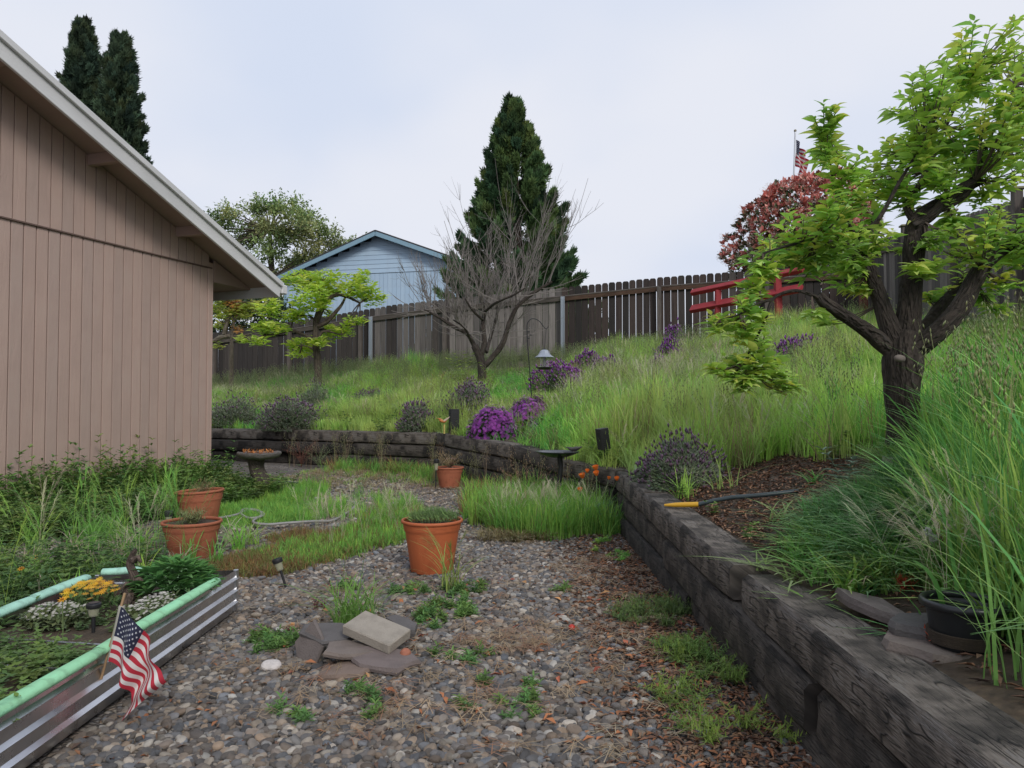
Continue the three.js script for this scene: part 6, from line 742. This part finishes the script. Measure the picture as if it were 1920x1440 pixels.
  patch(960, 1180, 1.1, 1.0, 90, (x, y, z) => DL.push([x, y + 0.025, -z, R() * 6.28, 1.3 + 0.9 * R(), 1.6, 1.4 + 0.8 * R(), vary(R, pick(R, [[0.42, 0.15, 0.06], [0.36, 0.12, 0.07], [0.5, 0.25, 0.1], [0.3, 0.08, 0.05]]), 0.25, 0.1), 0.9 * (R() - 0.5), 0.9 * (R() - 0.5)])); patch(1100, 1300, 0.6, 0.5, 30, (x, y, z) => DL.push([x, y + 0.025, -z, R() * 6.28, 1.5, 1.6, 1.5, [0.4, 0.16, 0.07], 0.6 * (R() - 0.5), 0.5]));
  copies('dry_straw', strawG, bladeM, ST, 'dry straw scattered over the gravel'); copies('dead_leaves', chipG, chipM, DL, 'rust-red dead leaves scattered on the gravel');
  // leafy weeds at the foot of the house and in the left foreground
  sp(() => { const t = 4.6 * R() - 0.15, o = 0.04 + 0.95 * Math.pow(R(), 1.3), x = -3.34 - 0.337 * t + 0.9415 * o, z = 8.08 - 0.9415 * t - 0.337 * o; if (!CAMW(x, z, 0.4) || inBed(x, z) || z < 2) return; const v = Math.floor(R() * 3); W[v].push([x, at(x, z), -z, R() * 6.28, 1.05, (0.75 + 0.55 * R()) * (o < 0.3 ? 1.2 + 0.7 * R() : 0.9), 1.05, vary(R, pick(R, [[0.14, 0.26, 0.06], [0.19, 0.33, 0.065], [0.115, 0.22, 0.06], [0.24, 0.32, 0.09]]), 0.2, 0.1)]); }, 1500);
  sp(() => { const x = -3.4 + 1.3 * R(), z = 1.9 + 2.6 * R(); if (!CAMW(x, z, 0.3) || inBed(x, z)) return; W[Math.floor(R() * 3)].push([x, at(x, z), -z, R() * 6.28, 1, 0.8 + 0.5 * R(), 1, vary(R, pick(R, [[0.13, 0.23, 0.065], [0.18, 0.28, 0.07], [0.1, 0.19, 0.065]]), 0.2, 0.1)]); }, 420);
  sp(() => { const x = -3.3 + 1.4 * R(), z = 2.2 + 3.4 * R(); if (!CAMW(x, z, 0.3) || inBed(x, z)) return; (R() < 0.3 ? BR : LX).push([x, at(x, z), -z, R() * 6.28, 0.8, 0.9 + 0.4 * R(), 0.8, R() < 0.3 ? pick(R, PALE) : green()]); }, 150);
  // inside the raised bed
  sp(() => { const x = -2.04 + 0.6 * R(), z = 1.8 + 0.95 * R(); W[R() < 0.5 ? 2 : 0].push([x, 0.19, -z, R() * 6.28, 0.7, 0.3 + 0.5 * R(), 0.7, vary(R, pick(R, [[0.13, 0.23, 0.06], [0.18, 0.28, 0.065]]), 0.2, 0.1)]); }, 80); sp(() => { const x = -2.02 + 0.5 * R(), z = 2.9 + 0.7 * R(); W[2].push([x, 0.19, -z, R() * 6.28, 0.5, 0.3, 0.5, vary(R, [0.14, 0.22, 0.06], 0.2, 0.1)]); }, 14);
  S.forEach((l, k) => copies('short_grass', SHORT[k], bladeM, l, 'short green and rusty grass growing through the gravel')); T.forEach((l, k) => copies('tall_grass', TALL[k], bladeM, l, 'tall grass growing in front of the timber wall')); copies('feathery_weeds', FEATHER, bladeM, F2, 'feathery green weeds at the foot of the near timber wall'); W.forEach((l, k) => copies('leafy_weeds', WEED[k], bladeM, l, 'leafy green weeds along the tan house wall')); copies('flat_weeds', FLATW, bladeM, FL, 'flat green rosettes on the gravel'); copies('lax_grass', LAX[0], bladeM, LX, 'dry and green arching grass on the gravel'); copies('brome_grass', BROME, bladeM, BR, 'pale nodding plumes over the gravel');
}
// ------------------------------------------------------------------ single plants
const single = (name, label, cat, geo, c, pos, s, turn = 0, grp) => { const o = solo(name, geo, mat(c, 0.93, { transmission: 0.3, thickness: 0, side: THREE.DoubleSide, specularIntensity: 0.4 }), label, cat, grp); o.position.copy(pos); o.scale.set(...s); o.rotation.y = turn; return o; };
single('grass_clump', 'thick green grass clump growing behind the stone heap', 'grass clump', tuftGeo(501, 150, 0.3, 0.1, 0.006, 1.1, 5), [0.18, 0.34, 0.07], G(668, 3.55), [1, 1, 1]); single('grass_clump', 'yellowish seeding grass clump in front of the orange pot', 'grass clump', plain([tuftGeo(502, 34, 0.34, 0.05, 0.007, 0.85, 5), bromeGeo(503, 5, 0.36)].map((g) => { g.setAttribute('uv', new THREE.BufferAttribute(new Float32Array(g.attributes.position.count * 2), 2)); return g; })), [0.28, 0.37, 0.09], G(845, 4.25), [1, 1, 1]);
single('grass_clump', 'few tall thin grass stems rising from the clump by the stones', 'grass clump', tuftGeo(504, 9, 0.52, 0.14, 0.004, 0.55, 6), [0.15, 0.22, 0.07], G(672, 3.5), [1, 1, 1]);
single('red_weed', 'small wine-red weed on the gravel left of the grass clump', 'weed', weedGeo(505, 12, 0.07, 0.02, 0.3, 5), [0.17, 0.045, 0.05], G(605, 3.85), [1, 1, 1]);
single('dry_weed', 'reddish dry weed standing against the dark far timbers', 'weed', featherGeo(506, 26, 0.4), [0.2, 0.085, 0.06], G(566, 10.4), [1, 1.1, 1]); single('dry_weed', 'green and white flowering weed beside the reddish dry weed', 'weed', featherGeo(507, 26, 0.36), [0.2, 0.24, 0.12], G(598, 10.3), [1, 1, 1]); single('dry_weed', 'pinkish dead weeds draped over the curved timbers', 'weed', featherGeo(508, 40, 0.42), [0.27, 0.16, 0.1], G(985, 7.35), [1.2, 1.15, 1]);
single('fern_shrub', 'orange young shrub tip before the fence left of the bare tree', 'shrub', featherGeo(509, 16, 0.5), [0.5, 0.22, 0.07], G(822, 13.6), [0.8, 1.3, 0.8]); single('fern_shrub', 'yellow-green ferny sapling left of the bare tree trunk', 'shrub', plain([weedGeo(510, 7, 0.75, 0.1, 0.35, 10)].map((g) => { g.setAttribute('uv', new THREE.BufferAttribute(new Float32Array(g.attributes.position.count * 2), 2)); return g; })), [0.3, 0.4, 0.07], G(876, 12.8), [1, 1.1, 1]); single('fern_shrub', 'green leafy sucker at the foot of the bare tree', 'shrub', weedGeo(511, 4, 0.7, 0.09, 0.35, 10), [0.27, 0.38, 0.07], G(924, 12.6), [0.8, 1, 0.8]);
single('tall_weed', 'single tall leafy weed standing up against the tan siding', 'weed', weedGeo(512, 1, 0.62, 0.09, 0.5, 5), [0.14, 0.25, 0.06], V(-3.98, 0.15, -6.05), [1, 1, 1]); single('tall_weed', 'leafy weed group reaching up the siding left of the pots', 'weed', weedGeo(513, 7, 0.52, 0.085, 0.45, 7), [0.15, 0.27, 0.06], V(-3.68, 0.15, -6.75), [1, 1, 1]); single('tall_weed', 'bushy leafy weed against the siding just beside the dusty pot', 'weed', weedGeo(514, 8, 0.55, 0.085, 0.45, 7), [0.15, 0.27, 0.06], V(-3.22, 0.15, -7.1), [1, 1, 1]);
single('thistle_weed', 'bluish young thistle in front of the gnarled tree', 'weed', weedGeo(515, 2, 0.3, 0.09, 0.35, 6), [0.17, 0.25, 0.18], G(1582, 3.9), [1, 1, 1]);
for (const [k, label, x, z, s] of [[0, 'green tuft of broad leaves rooted on the timber joint', 1.07, 4.75, 0.8], [1, 'low green leaves on the timber above the step', 1.08, 3.35, 0.7], [2, 'small green leaves at the mulch edge behind the rake pole', 1.15, 4.2, 0.7]]) single('timber_weed', label, 'weed', weedGeo(520 + k, 5, 0.1, 0.06, 0.45, 3), [0.14, 0.24, 0.05], V(x, highY(x, z) + (k < 2 ? 0.03 : 0), -z), [s, s, s]);
{ // poppies: feathery clump, cupped orange flowers
  const Z = 6.15, b = P(1118, 1000, Z); b.y = lowY(b.x, Z); const t = thing('poppy_plant', 'orange poppies over feathery blue-green leaves at the wall corner', 'poppy', b); part('foliage', featherGeo(531, 70, 0.34), mat([0.13, 0.27, 0.1], 0.93, { transmission: 0.25, thickness: 0, side: THREE.DoubleSide }), t).userData.kind = 'stuff';
  const om = mat([0.75, 0.17, 0.012], 0.93, { transmission: 0.25, thickness: 0, side: THREE.DoubleSide }), sm = mat([0.14, 0.2, 0.09], 0.7), cup = lathe([[0.004, 0], [0.013, 0.008], [0.02, 0.022], [0.024, 0.036]], 10);
  for (const [px, py, s] of [[1118, 882, 1.2], [1119, 892, 1.1], [1093, 897, 1.2], [1101, 886, 0.8], [1088, 922, 1], [1141, 899, 0.7], [1157, 901, 0.9]]) { const p = P(px, py, Z + 0.1 * ((px * 3) % 5 - 2)).sub(b), st = part('stem', limb([V(p.x * 0.5, 0.02, p.z * 0.5), p.clone().multiplyScalar(0.7), p], [0.0025, 0.002], { sides: 5, n: 6 }), sm, t), f = part('flower', cup, om, t); f.position.copy(p); f.scale.setScalar(s); f.rotation.set(0.3, px, 0.25); }
}
{ // plants of the raised bed
  const R = rng(541), leafy = new Buf(), T = leafT(0.34, 0.12, 0.2, 4), base = V(-1.6, 0.19, -3.5), t = thing('leafy_clump', 'dense dome of glossy green leaves in the raised bed corner', 'plant', base);
  for (let k = 0; k < 95; k++) { const a = R() * 6.28, r = 0.145 * Math.sqrt(R()), c = V(Math.cos(a) * r, (0.03 + 0.13 * (1 - (r / 0.16) ** 2)) * (0.45 + 0.55 * R()), Math.sin(a) * r), tone = vary(R, [0.1, 0.26, 0.06], 0.15, 0.08); for (let j = 0; j < 11; j++) { const q = a + j * 2.4, lift = 0.45 + 0.9 * j / 11; leafy.put(T, c, V(Math.cos(q) + Math.cos(a) * r * 4, lift, Math.sin(q) + Math.sin(a) * r * 4), V(0, 1, 0), 0.085 * (0.75 + 0.45 * R()), vary(R, tone, 0.12, 0.06)); } } part('foliage', leafy.geo(), leafMat(0.6, 0.35), t).userData.kind = 'stuff'; for (let k = 0; k < 5; k++) part('stem', limb([V(0, -0.02, 0), V(0.1 * Math.cos(k * 1.3), 0.1, 0.1 * Math.sin(k * 1.3))], [0.006, 0.005], { sides: 6 }), mat([0.1, 0.14, 0.05], 0.8), t);
  const daisy = (nm, label, c, rx, rz, h, n, col, s, lf) => { const o = thing(nm, label, 'flowers', c), fo = new Buf(), geo = (() => { const b = new Buf(); b.put(daisyT, V(0, 0, 0), V(1, 0, 0), V(0, 1, 0), 1, [1, 1, 1]); return b.geo(false); })(), ms = col.map((q) => mat(q, 0.93, { side: THREE.DoubleSide, transmission: 0.2, thickness: 0 })); for (let k = 0; k < n * 5; k++) { const a = R() * 6.28, r = Math.sqrt(R()), p = V(Math.cos(a) * r * rx, h * (0.2 + 0.6 * R()), Math.sin(a) * r * rz); fo.put(leafD, p, ball(R).add(V(0, 0.5, 0)), V(0, 1, 0), 0.03, vary(R, lf, 0.2, 0.1)); } for (let k = 0; k < n; k++) { const a = R() * 6.28, r = Math.sqrt(R()), f = part('flower', geo, pick(R, ms), o); f.position.set(Math.cos(a) * r * rx, h * (1.05 - 0.35 * r * r) + 0.02 * R(), Math.sin(a) * r * rz); f.rotation.set(0.25 + 0.5 * (R() - 0.5), R() * 6, 0.5 * (R() - 0.5)); f.scale.setScalar(s * (0.75 + 0.45 * R())); } part('foliage', fo.geo(), leafMat(0.6, 0.25), o).userData.kind = 'stuff'; return o; };
  daisy('yellow_flowers', 'cluster of golden yellow daisies in the raised bed', V(-1.83, 0.19, -3.2), 0.11, 0.1, 0.13, 85, [[0.75, 0.42, 0.01], [0.7, 0.34, 0.01], [0.78, 0.5, 0.02]], 0.017, [0.1, 0.17, 0.05]);
  daisy('white_flowers', 'mat of tiny white flowers under the yellow daisies', V(-1.87, 0.18, -3.03), 0.12, 0.1, 0.09, 150, [[0.62, 0.58, 0.52], [0.55, 0.52, 0.47]], 0.008, [0.13, 0.17, 0.07]); daisy('white_flowers', 'mat of tiny white flowers along the foam edge by the leafy dome', V(-1.53, 0.18, -3.12), 0.07, 0.2, 0.09, 150, [[0.62, 0.58, 0.52], [0.55, 0.52, 0.47]], 0.008, [0.13, 0.17, 0.07]);
  for (const [label, px, py, Z] of [['lone orange-yellow daisy near the foam edging', 117, 1124, 2.85], ['yellow daisy standing in weeds below the siding', 65, 1045, 3.9], ['lower yellow daisy in the dark weeds at the left', 40, 1066, 3.4], ['yellow daisy bud by the far foam edging', 248, 1086, 3.6]]) { const p = P(px, py, Z), o = thing('daisy', label, 'flower', V(p.x, 0.1, p.z), 0, 'single yellow daisies'); part('stem', limb([V(0, -0.05, 0), V(0.005, (p.y - 0.1) / 2, 0), V(0, p.y - 0.1, 0)], [0.0025, 0.002], { sides: 5 }), mat([0.12, 0.17, 0.06], 0.8), o); const b = new Buf(); b.put(daisyT, V(0, 0, 0), V(1, 0, 0), V(0, 1, 0), 0.02, [1, 1, 1]); const f = part('petals', b.geo(false), mat([0.72, 0.33, 0.015], 0.6, { side: THREE.DoubleSide }), o); f.position.y = p.y - 0.1; f.rotation.x = 0.5; const e = part('eye', new THREE.SphereGeometry(0.006, 10, 8).scale(1, 0.5, 1), mat([0.4, 0.13, 0.01], 0.8), o); e.position.set(0, p.y - 0.097, 0.002); }
}
{ // plants in the pots
  const pl = (label, pos, h, list) => { const t = thing('potted_plant', label, 'plant', V(pos.x, pos.y + h, pos.z)); for (const [n, g, c] of list) part(n, g, mat(c, 0.93, { transmission: 0.25, thickness: 0, side: THREE.DoubleSide }), t).userData.kind = 'stuff'; };
  pl('low mat of small green leaves spilling over the orange pot soil', potA, 0.29, [['foliage', (() => { const R = rng(551), b = new Buf(); for (let k = 0; k < 900; k++) { const a = R() * 6.28, r = 0.165 * Math.sqrt(R()), p = V(Math.cos(a) * r + 0.012, 0.045 + 0.065 * (1 - (r / 0.18) ** 2) * R(), Math.sin(a) * r); b.put(leafD, p, ball(R).add(V(0, 1.1, 0)), V(1, 0, 0), 0.045, [1, 1, 1], 0.022); } return b.geo(false); })(), [0.2, 0.33, 0.085]], ['grass', tuftGeo(552, 14, 0.2, 0.08, 0.004, 0.9, 5).translate(-0.07, 0, 0), [0.25, 0.24, 0.1]]]);
  pl('dry weeds in the dusty terracotta pot', potB, 0.24, [['stalks', featherGeo(553, 22, 0.16), [0.24, 0.2, 0.09]]]); pl('thin green weeds in the ridged terracotta pot', potC, 0.2, [['stalks', featherGeo(554, 60, 0.14), [0.2, 0.22, 0.08]]]); pl('tan and reddish dry stalks in the small terracotta pot', potD, 0.2, [['stalks', featherGeo(555, 40, 0.24), [0.3, 0.22, 0.11]], ['leaves', weedGeo(556, 6, 0.12, 0.07, 0.3, 3), [0.26, 0.14, 0.11]]]);
}
{ // small accents among the near grass: seed clocks, red geranium leaves
  const R = rng(561); for (const [label, px, py] of [['white seed clock standing higher in the near grass', 1739, 997], ['white seed clock just below the other one', 1750, 1009]]) { const Z = 2.35, p = P(px, py, Z), b = V(p.x, highY(p.x, Z), p.z), t = thing('dandelion', label, 'flower', b, 0, 'dandelion seed clocks'), h = p.y - b.y, f = new Buf(); part('stem', limb([V(0, 0, 0), V(0.01, h / 2, 0), V(0, h, 0)], [0.002, 0.002], { sides: 5 }), mat([0.2, 0.24, 0.1], 0.7), t); for (let k = 0; k < 130; k++) { const q = ball(R).normalize(); f.put(grainT, V(0, h, 0).addScaledVector(q, 0.006), q, ball(R), 0.011, [0.75, 0.75, 0.72], 0.006); } part('seed_head', f.geo(), leafMat(0.9, 0.3), t).userData.kind = 'stuff'; }
  let n = 0; for (const [label, px, py, Z] of [['coral red cut leaves among grass by the flat stones', 1755, 1200, 2.0], ['scarlet cut leaves beside the pale nodding plumes', 1695, 1095, 2.4], ['orange-red cut leaves right of the scarlet ones', 1745, 1085, 2.45], ['red leaf by the rim of the black nursery pot', 1840, 1225, 1.95], ['little red leaves under the seed clocks', 1770, 1012, 2.5]]) { const p = P(px, py, Z), g = featherGeo(570 + n, 8, 0.05), o = single('red_leaves', label, 'plant', g, [0.42, 0.075, 0.03], V(p.x, Math.max(p.y - 0.02, highY(p.x, Z)), p.z), [0.9, 0.9, 0.9], n); n++; }
}
renderer.render(scene, camera);
